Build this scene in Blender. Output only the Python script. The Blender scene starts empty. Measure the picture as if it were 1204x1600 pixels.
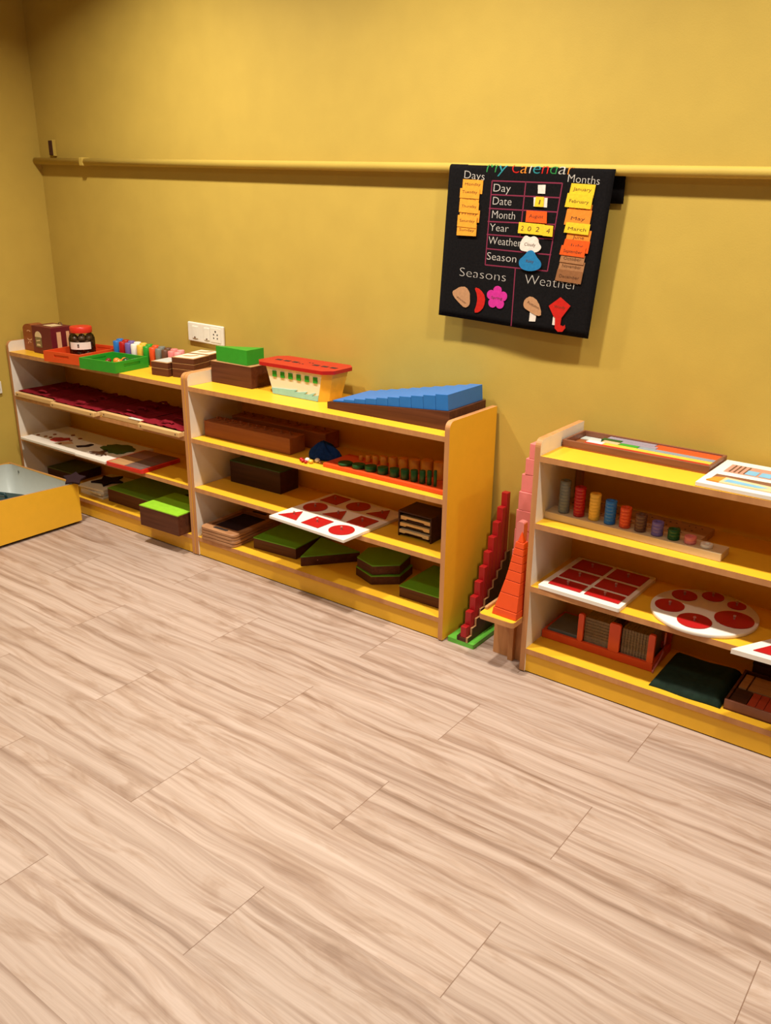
import bpy, bmesh, math, random
from mathutils import Vector, Matrix
random.seed(7)
PI = math.pi
SC = bpy.context.scene
COL = SC.collection

# ------------------------------------------------------------------ camera, world, lamps, exposure
cam = bpy.data.cameras.new('camera')
cam.sensor_fit = 'HORIZONTAL'
cam.sensor_width = 36.0
cam.lens = 1347.2 / 1204 * 36.0
cam.clip_start = 0.02
co = bpy.data.objects.new('camera', cam)
COL.objects.link(co)
r_ = Vector((0.8025, 0.5965, 0.0118)); f_ = Vector((-0.5603, 0.7544, -0.3419))
f_.normalize(); r_ = (r_ - f_ * r_.dot(f_)).normalized(); u_ = r_.cross(f_)
co.matrix_world = Matrix(((r_.x, u_.x, -f_.x, 2.623), (r_.y, u_.y, -f_.y, -2.2204), (r_.z, u_.z, -f_.z, 1.4224), (0, 0, 0, 1)))
SC.camera = co

w = bpy.data.worlds.new('world'); SC.world = w; w.use_nodes = True
w.node_tree.nodes['Background'].inputs[0].default_value = (1, .85, .68, 1)
w.node_tree.nodes['Background'].inputs[1].default_value = .05

CEIL = 2.62
LAMP_COL = (1.0, .93, .79)
SPREAD = 138
def lamp(x, y, watt, rad=.06):
    l = bpy.data.lights.new('ceiling_downlight', 'AREA'); l.shape = 'DISK'; l.size = rad * 2
    l.energy = watt; l.color = LAMP_COL; l.spread = math.radians(SPREAD)
    o = bpy.data.objects.new('ceiling_downlight', l); COL.objects.link(o); o.location = (x, y, CEIL - .012)
for x, e in ((-.1, 20.5), (1.1, 19), (2.3, 16), (3.5, 9)):
    lamp(x, -.5, e)
for x, e in ((-.1, 5.5), (1.1, 2.4), (2.3, 3.4), (3.5, 3.5)):
    lamp(x, -1.75, e)
for x, e in ((.5, 3.2), (2.3, 5.5)):
    lamp(x, -3.0, e)
SC.view_settings.view_transform = 'Standard'
SC.view_settings.look = 'None'
SC.view_settings.gamma = 1.0
SC.view_settings.use_curve_mapping = False
SC.view_settings.exposure = 0.54

# ------------------------------------------------------------------ materials
MATS = {}
def newmat(name):
    m = bpy.data.materials.new(name); m.use_nodes = True
    MATS[name] = m
    return m, m.node_tree, m.node_tree.nodes['Principled BSDF']
def nd(nt, typ, ins=None, **props):
    n = nt.nodes.new(typ)
    for k, v in props.items(): setattr(n, k, v)
    for k, v in (ins or {}).items():
        if hasattr(v, 'is_output') or isinstance(v, bpy.types.NodeSocket): nt.links.new(v, n.inputs[k])
        else: n.inputs[k].default_value = v
    return n
def mth(nt, op, a, b=None, c=None):
    ins = {0: a}
    if b is not None: ins[1] = b
    if c is not None: ins[2] = c
    return nd(nt, 'ShaderNodeMath', ins, operation=op).outputs[0]
def ramp(nt, fac, stops):
    n = nd(nt, 'ShaderNodeValToRGB', {0: fac}); e = n.color_ramp.elements
    while len(e) < len(stops): e.new(.5)
    for i, (p, c) in enumerate(stops): e[i].position = p; e[i].color = (*c, 1)
    return n.outputs[0]
def plain(name, col, rough=.5, var=.06, scale=40, bump=0.0, spec=.4):
    m, nt, b = newmat(name)
    tc = nd(nt, 'ShaderNodeTexCoord').outputs['Object']
    no = nd(nt, 'ShaderNodeTexNoise', {'Vector': tc, 'Scale': scale, 'Detail': 3.0})
    lo = tuple(c * (1 - var) for c in col); hi = tuple(min(1, c * (1 + var)) for c in col)
    nt.links.new(ramp(nt, no.outputs[0], [(.3, lo), (.7, hi)]), b.inputs['Base Color'])
    b.inputs['Roughness'].default_value = rough; b.inputs['Specular IOR Level'].default_value = spec
    if bump:
        bp = nd(nt, 'ShaderNodeBump', {'Height': no.outputs[0], 'Strength': bump, 'Distance': .002})
        nt.links.new(bp.outputs[0], b.inputs['Normal'])
    return m
def wood(name, dark, light, rough=.45, stretch=(3, 60, 60), spec=.35):
    m, nt, b = newmat(name)
    tc = nd(nt, 'ShaderNodeTexCoord').outputs['Object']
    mp = nd(nt, 'ShaderNodeMapping', {'Vector': tc, 'Scale': stretch})
    n1 = nd(nt, 'ShaderNodeTexNoise', {'Vector': mp.outputs[0], 'Scale': 1.0, 'Detail': 5.0, 'Distortion': .6})
    nt.links.new(ramp(nt, n1.outputs[0], [(.3, dark), (.7, light)]), b.inputs['Base Color'])
    b.inputs['Roughness'].default_value = rough; b.inputs['Specular IOR Level'].default_value = spec
    return m

WALL = plain('yellow_wall_paint', (.515, .355, .068), .6, .03, 9, .0, .25)
def wall_tex():
    nt = WALL.node_tree; b = nt.nodes['Principled BSDF']
    tc = nd(nt, 'ShaderNodeTexCoord').outputs['Object']
    no = nd(nt, 'ShaderNodeTexNoise', {'Vector': tc, 'Scale': 220.0, 'Detail': 2.0})
    bp = nd(nt, 'ShaderNodeBump', {'Height': no.outputs[0], 'Strength': .12, 'Distance': .002})
    nt.links.new(bp.outputs[0], b.inputs['Normal'])
wall_tex()
CEILM = plain('white_ceiling_paint', (.36, .33, .29), .8)
LAM = plain('yellow_laminate', (.82, .445, .024), .38, .02, 30)
LAMW = plain('white_laminate', (.78, .70, .60), .45, .02, 30)
EDGE = wood('wood_edge_band', (.46, .20, .072), (.58, .27, .10), .5, (30, 30, 4))
BROWN = wood('brown_wood', (.072, .021, .010), (.125, .040, .018), .5, spec=.2)
BROWN2 = wood('dark_brown_wood', (.042, .014, .009), (.07, .023, .013), .5, spec=.2)
MAHOG = wood('reddish_brown_wood', (.26, .075, .022), (.34, .105, .030), .5, spec=.2)
LIGHTW = wood('light_pine_wood', (.62, .37, .14), (.75, .48, .21), .5, (4, 40, 40))
TANW = wood('tan_wood', (.40, .21, .085), (.52, .29, .125), .5)
PALEW = wood('pale_cream_wood', (.62, .45, .25), (.72, .55, .33), .5)
TRAYW = wood('layered_plywood', (.30, .13, .055), (.48, .24, .11), .5, (8, 8, 120))
WHITE = plain('white_paint', (.83, .76, .68), .4, .015)
IVORY = plain('ivory_paint', (.80, .72, .55), .4, .02)
CREAM = plain('cream_print', (.72, .56, .32), .5)
RED = plain('red_paint', (.42, .010, .011), .33, .03)
REDROD = plain('red_rod_paint', (.36, .010, .012), .35, .04)
ORANGE = plain('orange_red_paint', (.70, .075, .015), .35, .03)
GREENT = plain('lime_green_top', (.12, .36, .016), .45, .03)
GREEN = plain('bright_green_paint', (.025, .30, .022), .35, .05)
DGREEN = plain('dark_green_paint', (.010, .075, .013), .4, .05)
BLUE = plain('blue_paint', (.022, .16, .50), .35, .03)
MAROON = plain('maroon_fabric', (.20, .008, .016), .85, .15, 120, .3, .1)
MAROONP = plain('maroon_card', (.13, .010, .018), .4, .06)
PINK = plain('pink_paint', (.70, .20, .19), .4, .03)
LPINK = plain('light_pink_paint', (.80, .28, .27), .4, .03)
BLACKF = plain('black_felt', (.0065, .0055, .006), .95, .25, 150, .25, .1)
NAVY = plain('navy_cloth', (.008, .032, .13), .9, .2, 90, .3, .1)
DKMAT = plain('dark_green_cloth', (.008, .022, .014), .75, .25, 60, .2, .2)
GREYB = plain('grey_blue_plastic', (.50, .53, .50), .4, .02)
TEALD = plain('dark_teal_plastic', (.015, .05, .06), .4)
DARK = plain('dark_hole', (.02, .012, .01), .7)
PURPLE = plain('purple_paint', (.16, .11, .34), .4)
GREY = plain('grey_paint', (.17, .175, .15), .45)
BRN = plain('brown_paint', (.12, .05, .028), .4)
YEL = plain('yellow_paint', (.83, .46, .05), .4)
TEAL = plain('teal_paint', (.28, .55, .50), .45)
SILV = plain('pale_knob', (.46, .20, .16), .35)
PLUM = plain('dark_plum_paint', (.026, .011, .014), .7, spec=.15)
BEADS = plain('grey_brown_beads', (.21, .15, .09), .55, .15, 60)
def bead_bumps():
    nt = BEADS.node_tree; b = nt.nodes['Principled BSDF']
    tc = nd(nt, 'ShaderNodeTexCoord').outputs['Object']
    v = nd(nt, 'ShaderNodeTexVoronoi', {'Vector': tc, 'Scale': 120.0, 'Randomness': 0.0})
    bp = nd(nt, 'ShaderNodeBump', {'Height': v.outputs[0], 'Strength': .8, 'Distance': .004}); bp.invert = True
    nt.links.new(bp.outputs[0], b.inputs['Normal'])
bead_bumps()
PEACH = plain('peach_paint', (.70, .40, .22), .45)
SLATE = plain('slate_grey_paint', (.22, .27, .32), .45)
MAUVE = plain('mauve_grey_paint', (.27, .23, .30), .45)
SKYB = plain('sky_blue_print', (.18, .42, .62), .5)
NUT = plain('brown_nut', (.085, .042, .022), .25, .3, 60)
PLATE = plain('white_switch_plastic', (.80, .74, .64), .3, .01)
LINE = plain('white_stitching', (.50, .46, .42), .9)
WINE = plain('wine_ribbon', (.20, .012, .045), .8)
FELT = {n: plain(n + '_felt', c, .95, .08, 120, .2, .1) for n, c in dict(
    orange=(.80, .33, .035), tangerine=(.78, .24, .03), yellow=(.80, .52, .03), red_orange=(.75, .10, .015), tan=(.36, .17, .075),
    brown=(.26, .11, .045), white=(.72, .64, .57), blue=(.02, .17, .38), magenta=(.55, .03, .26), red=(.52, .018, .012), sand=(.46, .24, .12),
    green=(.03, .20, .05), teal=(.03, .22, .25), grey=(.45, .42, .38)).items()}
INK = plain('brown_ink', (.10, .035, .01), .8)
def clear_mat():
    m, nt, b = newmat('clear_plastic')
    out = nt.nodes['Material Output']
    tr = nd(nt, 'ShaderNodeBsdfTransparent', {0: (.97, .95, .92, 1)})
    gl = nd(nt, 'ShaderNodeBsdfGlossy', {'Roughness': .05})
    fr = nd(nt, 'ShaderNodeFresnel', {0: 1.35})
    mx = nd(nt, 'ShaderNodeMixShader', {0: fr.outputs[0], 1: tr.outputs[0], 2: gl.outputs[0]})
    nt.links.new(mx.outputs[0], out.inputs[0])
    return m
CLEAR = clear_mat()

def floor_mat():
    m, nt, b = newmat('wood_plank_floor')
    tc = nd(nt, 'ShaderNodeTexCoord').outputs['Object']
    sp = nd(nt, 'ShaderNodeSeparateXYZ', {0: tc})
    X, Y = sp.outputs[0], sp.outputs[1]
    PW, PL = .2295, .9234
    yr = mth(nt, 'DIVIDE', mth(nt, 'SUBTRACT', -.025, Y), PW)
    row = mth(nt, 'FLOOR', yr); fy = mth(nt, 'SUBTRACT', yr, row)
    odd = mth(nt, 'FLOORED_MODULO', row, 2.0)
    xs = mth(nt, 'SUBTRACT', mth(nt, 'DIVIDE', mth(nt, 'SUBTRACT', X, 1.063), PL), mth(nt, 'MULTIPLY', odd, .5))
    pi_ = mth(nt, 'FLOOR', xs); fx = mth(nt, 'SUBTRACT', xs, pi_)
    wn = nd(nt, 'ShaderNodeTexWhiteNoise', {0: nd(nt, 'ShaderNodeCombineXYZ', {0: pi_, 1: row, 2: 3.3}).outputs[0]}, noise_dimensions='3D')
    rnd = wn.outputs['Value']
    # grain coordinates: along x stretched, shifted per plank
    gx = mth(nt, 'ADD', X, mth(nt, 'MULTIPLY', rnd, 37.0))
    gy = mth(nt, 'ADD', Y, mth(nt, 'MULTIPLY', rnd, 11.0))
    warp = nd(nt, 'ShaderNodeTexNoise', {'Vector': nd(nt, 'ShaderNodeCombineXYZ', {0: mth(nt, 'MULTIPLY', gx, 2.6), 1: mth(nt, 'MULTIPLY', gy, 7.0), 2: 0.0}).outputs[0], 'Scale': 1.0, 'Detail': 2.0})
    gyw = mth(nt, 'ADD', gy, mth(nt, 'MULTIPLY', mth(nt, 'SUBTRACT', warp.outputs[0], .5), .05))
    g1 = nd(nt, 'ShaderNodeTexNoise', {'Vector': nd(nt, 'ShaderNodeCombineXYZ', {0: mth(nt, 'MULTIPLY', gx, .75), 1: mth(nt, 'MULTIPLY', gyw, 38.0), 2: 0.0}).outputs[0], 'Scale': 1.0, 'Detail': 6.0, 'Roughness': .58})
    g2 = nd(nt, 'ShaderNodeTexNoise', {'Vector': nd(nt, 'ShaderNodeCombineXYZ', {0: mth(nt, 'MULTIPLY', gx, 3.0), 1: mth(nt, 'MULTIPLY', gyw, 130.0), 2: 5.0}).outputs[0], 'Scale': 1.0, 'Detail': 3.0, 'Roughness': .6})
    g3 = nd(nt, 'ShaderNodeTexNoise', {'Vector': nd(nt, 'ShaderNodeCombineXYZ', {0: mth(nt, 'MULTIPLY', gx, 2.6), 1: mth(nt, 'MULTIPLY', gyw, 13.0), 2: 9.0}).outputs[0], 'Scale': 1.0, 'Detail': 4.0, 'Roughness': .6, 'Distortion': 1.6})
    c = ramp(nt, g1.outputs[0], [(.30, (.265, .175, .13)), (.41, (.375, .265, .212)), (.51, (.465, .35, .29)), (.64, (.52, .40, .342))])
    c3 = ramp(nt, g3.outputs[0], [(.50, (1, 1, 1)), (.58, (.88, .83, .78)), (.66, (.72, .64, .57))])
    mx = nd(nt, 'ShaderNodeMix', {'Factor': .75, 6: c, 7: c3}, data_type='RGBA', blend_type='MULTIPLY')
    c2 = ramp(nt, g2.outputs[0], [(.35, (.84, .82, .80)), (.65, (1, 1, 1))])
    mx2 = nd(nt, 'ShaderNodeMix', {'Factor': .8, 6: mx.outputs[2], 7: c2}, data_type='RGBA', blend_type='MULTIPLY')
    tone = mth(nt, 'ADD', .95, mth(nt, 'MULTIPLY', rnd, .09))
    tn = nd(nt, 'ShaderNodeCombineColor', {0: tone, 1: tone, 2: tone})
    mx3 = nd(nt, 'ShaderNodeMix', {'Factor': 1.0, 6: mx2.outputs[2], 7: tn.outputs[0]}, data_type='RGBA', blend_type='MULTIPLY')
    ex = mth(nt, 'MULTIPLY', mth(nt, 'MINIMUM', fx, mth(nt, 'SUBTRACT', 1.0, fx)), PL)
    ey = mth(nt, 'MULTIPLY', mth(nt, 'MINIMUM', fy, mth(nt, 'SUBTRACT', 1.0, fy)), PW)
    jx = mth(nt, 'LESS_THAN', ex, .0011); jy = mth(nt, 'MULTIPLY', mth(nt, 'LESS_THAN', ey, .0006), .25)
    seam = mth(nt, 'MAXIMUM', mth(nt, 'MULTIPLY', jx, .75), jy)
    mx4 = nd(nt, 'ShaderNodeMix', {'Factor': seam, 6: mx3.outputs[2], 7: (.16, .08, .045, 1)}, data_type='RGBA')
    nt.links.new(mx4.outputs[2], b.inputs['Base Color'])
    b.inputs['Roughness'].default_value = .5; b.inputs['Specular IOR Level'].default_value = .3
    return m
FLOOR = floor_mat()

# ------------------------------------------------------------------ mesh helper
class MB:
    def __init__(s): s.v = []; s.f = []; s.m = []; s.s = []
    def face(s, vs, m=0, smooth=False): s.f.append(vs); s.m.append(m); s.s.append(smooth)
    def add(s, pts): i = len(s.v); s.v.extend([tuple(p) for p in pts]); return i
    def box(s, x0, x1, y0, y1, z0, z1, m=0, top=None, bot=None, front=None):
        i = s.add([(x0, y0, z0), (x1, y0, z0), (x1, y1, z0), (x0, y1, z0), (x0, y0, z1), (x1, y0, z1), (x1, y1, z1), (x0, y1, z1)])
        for q, k in (((0, 3, 2, 1), bot), ((4, 5, 6, 7), top), ((0, 1, 5, 4), front), ((1, 2, 6, 5), None), ((2, 3, 7, 6), None), ((3, 0, 4, 7), None)):
            s.face([i + a for a in q], m if k is None else k)
        return s
    def prism(s, poly, a, b, axis='z', m=0, cap=None, cap2=None):
        # poly: 2D outline; axis z -> (x,y), axis x -> (y,z), axis y -> (x,z)
        P = {'z': lambda p, t: (p[0], p[1], t), 'x': lambda p, t: (t, p[0], p[1]), 'y': lambda p, t: (p[0], t, p[1])}[axis]
        ar = sum(p[0] * q[1] - q[0] * p[1] for p, q in zip(poly, poly[1:] + poly[:1]))
        if (ar < 0) != (axis == 'y'): poly = poly[::-1]
        n = len(poly)
        i = s.add([P(p, a) for p in poly]); j = s.add([P(p, b) for p in poly])
        s.face([i + k for k in range(n)][::-1], m if cap2 is None and cap is None else (cap2 if cap2 is not None else cap))
        s.face([j + k for k in range(n)], m if cap is None else cap)
        i2 = s.add([P(p, a) for p in poly]); j2 = s.add([P(p, b) for p in poly])
        for k in range(n):
            l = (k + 1) % n; s.face([i2 + k, i2 + l, j2 + l, j2 + k], m)
        return s
    def loft(s, bot, top, m=0, cap=None):
        n = len(bot); i = s.add(bot); j = s.add(top)
        s.face([i + k for k in range(n)][::-1], m); s.face([j + k for k in range(n)], m if cap is None else cap)
        for k in range(n):
            l = (k + 1) % n; s.face([i + k, i + l, j + l, j + k], m)
        return s
    def lathe(s, prof, cx=0, cy=0, n=32, m=0, smooth=True):
        # prof (r,z) from bottom to top; hard creases are split where the angle is large
        runs = [[prof[0]]]
        for k in range(1, len(prof)):
            runs[-1].append(prof[k])
            if k < len(prof) - 1:
                a = Vector((prof[k][0] - prof[k-1][0], prof[k][1] - prof[k-1][1])); b = Vector((prof[k+1][0] - prof[k][0], prof[k+1][1] - prof[k][1]))
                if a.length > 1e-9 and b.length > 1e-9 and a.angle(b) > .8: runs.append([prof[k]])
        for run in runs:
            rows = []
            for r, z in run:
                if r < 1e-6: rows.append([s.add([(cx, cy, z)])])
                else:
                    i = s.add([(cx + r * math.cos(2 * PI * k / n), cy + r * math.sin(2 * PI * k / n), z) for k in range(n)]); rows.append(list(range(i, i + n)))
            for A, B in zip(rows, rows[1:]):
                for k in range(n):
                    l = (k + 1) % n
                    if len(A) == 1 and len(B) == 1: continue
                    if len(A) == 1: s.face([A[0], B[l], B[k]], m, smooth)
                    elif len(B) == 1: s.face([A[k], A[l], B[0]], m, smooth)
                    else: s.face([A[k], A[l], B[l], B[k]], m, smooth)
        return s
    def cyl(s, cx, cy, z0, z1, r, n=24, m=0, bev=0.0):
        if bev: pr = [(0, z0), (r - bev, z0), (r, z0 + bev), (r, z1 - bev), (r - bev, z1), (0, z1)]
        else: pr = [(0, z0), (r, z0), (r, z1), (0, z1)]
        return s.lathe(pr, cx, cy, n, m)
    def ball(s, c, r, n=14, m=0, sq=(1, 1, 1)):
        rows = []
        for a in range(n + 1):
            th = PI * a / n - PI / 2
            if a in (0, n): rows.append([s.add([(c[0], c[1], c[2] + r * math.sin(th) * sq[2])])])
            else:
                i = s.add([(c[0] + r * math.cos(th) * math.cos(2 * PI * k / n) * sq[0], c[1] + r * math.cos(th) * math.sin(2 * PI * k / n) * sq[1], c[2] + r * math.sin(th) * sq[2]) for k in range(n)])
                rows.append(list(range(i, i + n)))
        for A, B in zip(rows, rows[1:]):
            for k in range(n):
                l = (k + 1) % n
                if len(A) == 1: s.face([A[0], B[l], B[k]], m, True)
                elif len(B) == 1: s.face([A[k], A[l], B[0]], m, True)
                else: s.face([A[k], A[l], B[l], B[k]], m, True)
        return s
    def tube(s, path, r, n=10, m=0):
        rows = []; P = [Vector(p) for p in path]
        for k, p in enumerate(P):
            t = (P[min(k + 1, len(P) - 1)] - P[max(k - 1, 0)]).normalized()
            a = t.cross(Vector((0, 0, 1)))
            if a.length < .1: a = t.cross(Vector((0, 1, 0)))
            a.normalize(); b = t.cross(a)
            i = s.add([p + a * r * math.cos(2 * PI * q / n) + b * r * math.sin(2 * PI * q / n) for q in range(n)]); rows.append(list(range(i, i + n)))
        for A, B in zip(rows, rows[1:]):
            for k in range(n):
                l = (k + 1) % n; s.face([A[k], B[k], B[l], A[l]], m, True)
        s.face(rows[0], m); s.face(rows[-1][::-1], m)
        return s
    def build(s, name, mats, parent=None, loc=(0, 0, 0), rz=0, bevel=0, seg=2):
        me = bpy.data.meshes.new(name); me.from_pydata(s.v, [], s.f)
        if not isinstance(mats, (list, tuple)): mats = [mats]
        for m in mats: me.materials.append(m)
        me.polygons.foreach_set('material_index', s.m); me.polygons.foreach_set('use_smooth', s.s)
        bm = bmesh.new(); bm.from_mesh(me); bmesh.ops.recalc_face_normals(bm, faces=bm.faces); bm.to_mesh(me); bm.free()
        me.update()
        o = bpy.data.objects.new(name, me); COL.objects.link(o)
        o.location = loc; o.rotation_euler = (0, 0, rz)
        if parent is not None: o.parent = parent
        if bevel:
            b = o.modifiers.new('bevel', 'BEVEL'); b.width = bevel; b.segments = seg; b.limit_method = 'ANGLE'; b.angle_limit = .6
        return o
def tag(o, label, cat, group=None, kind=None):
    o['label'] = label; o['category'] = cat
    if group: o['group'] = group
    if kind: o['kind'] = kind
    return o
def thing(name, label, cat, loc=(0, 0, 0), rz=0, group=None):
    o = bpy.data.objects.new(name, None); COL.objects.link(o); o.empty_display_size = .05
    o.location = loc; o.rotation_euler = (0, 0, rz)
    return tag(o, label, cat, group)
def struct(name, mb, m): o = mb.build(name, m); o['kind'] = 'structure'; return o
def copy_tree(o, parent=None):
    c = o.copy(); COL.objects.link(c)
    if parent is not None: c.parent = parent
    for ch in list(o.children): copy_tree(ch, c)
    return c
ORD = ['first', 'second', 'third', 'fourth', 'fifth', 'sixth', 'seventh', 'eighth', 'ninth', 'tenth', 'eleventh']
def rrect(x0, x1, y0, y1, r, n=5):
    P = []
    for cx, cy, a in ((x1 - r, y0 + r, -PI / 2), (x1 - r, y1 - r, 0), (x0 + r, y1 - r, PI / 2), (x0 + r, y0 + r, PI)):
        P += [(cx + r * math.cos(a + PI / 2 * k / n), cy + r * math.sin(a + PI / 2 * k / n)) for k in range(n + 1)]
    return P
def circ(cx, cy, r, n=40, ry=None): return [(cx + r * math.cos(2 * PI * k / n), cy + (ry or r) * math.sin(2 * PI * k / n)) for k in range(n)]

# ------------------------------------------------------------------ room
XL, YW, XR, YF = -1.29, .305, 6.5, -6.5
struct('floor', MB().box(XL - .1, XR + .1, YF - .1, YW + .1, -.05, 0), FLOOR)
struct('wall_back', MB().box(XL - .1, XR + .1, YW, YW + .1, 0, CEIL), WALL)
struct('wall_left', MB().box(XL - .1, XL, YF, YW, 0, CEIL), WALL)
struct('wall_right', MB().box(XR, XR + .1, YF, YW, 0, CEIL), WALL)
struct('wall_front', MB().box(XL, XR, YF - .1, YF, 0, CEIL), WALL)
struct('ceiling', MB().box(XL - .1, XR + .1, YF - .1, YW + .1, CEIL, CEIL + .08), CEILM)

# painted pipe rail along the wall
t = thing('wall_rail', 'long yellow painted pipe rail running along the back wall', 'rail', (1.6, .277, 1.503))
def rz_(x): return 1.5675 - .0227 * (x + 1.24) - 1.503
MB().tube([(XL + .002 - 1.6, 0, rz_(XL)), (6.45 - 1.6, 0, rz_(6.45))], .0148, 20).build('pipe', WALL, t)
for x in (-.92, 3.6):
    MB().box(x - 1.6 - .014, x - 1.6 + .014, -.0165, .0275, rz_(x) - .0175, rz_(x) + .0175).build('clip', WALL, t, bevel=.004)
t = thing('wall_bracket', 'small brown bracket fixed above the left end of the rail', 'bracket', (-1.165, YW, 1.592))
MB().box(-.014, .009, -.024, -.018, 0, .062).build('brown_face', BROWN2, t, bevel=.001)
MB().box(-.014, .012, -.018, -.0005, -.004, .066).build('mount', WALL, t, bevel=.002)

# switch board on the back wall
t = thing('switch_board', 'white switch board with socket on the wall above the leftmost shelf', 'switch', (-.21, YW - .001, .872), 0)
t.rotation_euler = (0, .02, 0)
MB().box(-.11, .11, -.011, 0, -.041, .041).build('plate', PLATE, t, bevel=.004)
for x in (-.062, .012):
    o = MB().box(x - .017, x + .017, -.0145, -.011, -.026, .026).build('switch', PLATE, t, bevel=.0015)
    MB().box(x - .004, x + .004, -.0155, -.0145, -.024, -.018).build('indicator', BRN, o)
o = MB().box(.034, .096, -.013, -.011, -.03, .03).build('socket', PLATE, t, bevel=.001)
for dx, dz, r in ((0, .016, .0042), (-.011, .003, .0034), (.011, .003, .0034), (-.011, -.012, .0034), (.011, -.012, .0034)):
    MB().prism(circ(.065 + dx, dz, r, 12), -.0136, -.013, 'y').build('hole', DARK, o)
t = thing('wall_socket', 'white socket on the left wall, half cut off by the photo edge', 'socket', (XL, -.108, .555))
MB().box(.0, .012, -.06, .058, -.03, .03).build('plate', PLATE, t, bevel=.004)
MB().box(.012, .016, .015, .045, -.012, .012).build('rocker', BRN, t, bevel=.001)

# ------------------------------------------------------------------ shelf units
Z1, Z2, Z3, Z4, HP, D, T = .72, .51, .3027, .0858, .7687, .293, .0179
def shelf_unit(x0, x1, yf, label, with_strip=False):
    t = thing('shelf_unit', label, 'shelf', ((x0 + x1) / 2, yf, 0), 0, 'yellow toy shelves along the wall')
    h = (x1 - x0) / 2
    R = .024
    out = [(D, .004), (D, HP)] + [(R - R * math.sin(a), HP - R + R * math.cos(a)) for a in [PI / 2 * k / 6 for k in range(7)]] + [(0, .004)]
    def side(sx):
        m = MB()
        a, b = (h, h + T) if sx > 0 else (-h - T, -h)
        # caps: 1 = inner white, 2 = outer yellow
        m.prism(out, a, b, 'x', 0, cap=(2 if sx > 0 else 1), cap2=(1 if sx > 0 else 2))
        o = m.build('side_panel', [EDGE, LAMW, LAM], t)
        return o
    side(-1); side(1)
    for z in (Z1, Z2, Z3, Z4):
        m = MB().box(-h, h, 0.0005, D - .008, z - T, z, 0, top=0, bot=0)
        m.m[2] = 1
        m.build('shelf_board', [LAM, EDGE], t)
    MB().box(-h, h, D - .008, D - .001, .03, Z1).build('back_panel', LAM, t)
    MB().box(-h, h, .006, .022, .004, Z4 - T).build('kick_board', LAM, t)
    if with_strip: MB().box(-h + .002, -h + .02, D - .03, D - .008, Z2, Z1 - T).build('corner_strip', EDGE, t)  # wood-toned vertical strip set in the back left corner
    return t
SA = shelf_unit(-1.2585, -.0365, -.002, 'leftmost low yellow shelf, standing against the left wall')
SB = shelf_unit(0, 1.2023, 0, 'middle low yellow shelf with the blue stair and toy ship on top')
SB_ = shelf_unit(1.539, 2.741, -.007, 'right-hand low yellow shelf, cut off by the photo edge', True)

# ------------------------------------------------------------------ generic objects
E_ = .0006
def greentop(name, label, poly, z0, z1, loc, rz=0, top=None, body=None, group='wooden boxes with green tops', slab=.004):
    t = thing(name, label, 'box', loc, rz, group)
    MB().prism(poly, z0, z1 - slab, 'z').build('body', body or BROWN, t, bevel=.0012)
    MB().prism(poly, z1 - slab, z1, 'z').build('lid', top or GREENT, t)
    return t
def rect(w, d, y0=0, x0=None): x0 = -w / 2 if x0 is None else x0; return [(x0, y0), (x0 + w, y0), (x0 + w, y0 + d), (x0, y0 + d)]
def knob(o, x, y, z, r=.004, h=.012, mat=None):
    return MB().lathe([(0, 0), (r * .6, 0), (r * .55, h * .5), (r, h * .7), (r * .8, h * .95), (0, h)], x, y, 12).build('knob', mat or SILV, o, (0, 0, z))
def open_tray(t, w, d, h, th, mat, slot='x', floor_mat=None):
    MB().box(-w / 2, w / 2, -d / 2, d / 2, 0, .006).build('base', floor_mat or mat, t)
    def slotted(axis, s):
        # end wall with a rounded grip hole
        L = (d if axis == 'x' else w) / 2; g = min(.045, L * .5); a = h * .48; b = h * .74; m = MB()
        p0 = (w if axis == 'x' else d) / 2
        lo, hi = (p0 - th, p0) if s > 0 else (-p0, -p0 + th)
        for (l0, l1, zz0, zz1) in ((-L, -g, .006, h), (g, L, .006, h), (-g, g, .006, a), (-g, g, b, h)):
            if axis == 'x': m.box(lo, hi, l0, l1, zz0, zz1)
            else: m.box(l0, l1, lo, hi, zz0, zz1)
        c0 = (lo + hi) / 2; k0, k1 = (c0 - .0005, hi - .0015) if s < 0 else (lo + .0015, c0 + .0005)
        if axis == 'x': m.box(k0, k1, -g + .0002, g - .0002, a + .0002, b - .0002)
        else: m.box(-g + .0002, g - .0002, k0, k1, a + .0002, b - .0002)
        m.build('end_wall', mat, t)
    def solid(axis, s):
        p0 = (w if axis == 'x' else d) / 2; lo, hi = (p0 - th, p0) if s > 0 else (-p0, -p0 + th)
        q = (d if axis == 'x' else w) / 2 - th
        m = MB()
        if axis == 'x': m.box(lo, hi, -q, q, .006, h)
        else: m.box(-q, q, lo, hi, .006, h)
        m.build('side_wall', mat, t)
    for s in (-1, 1):
        slotted(slot, s); solid('y' if slot == 'x' else 'x', s)

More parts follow.
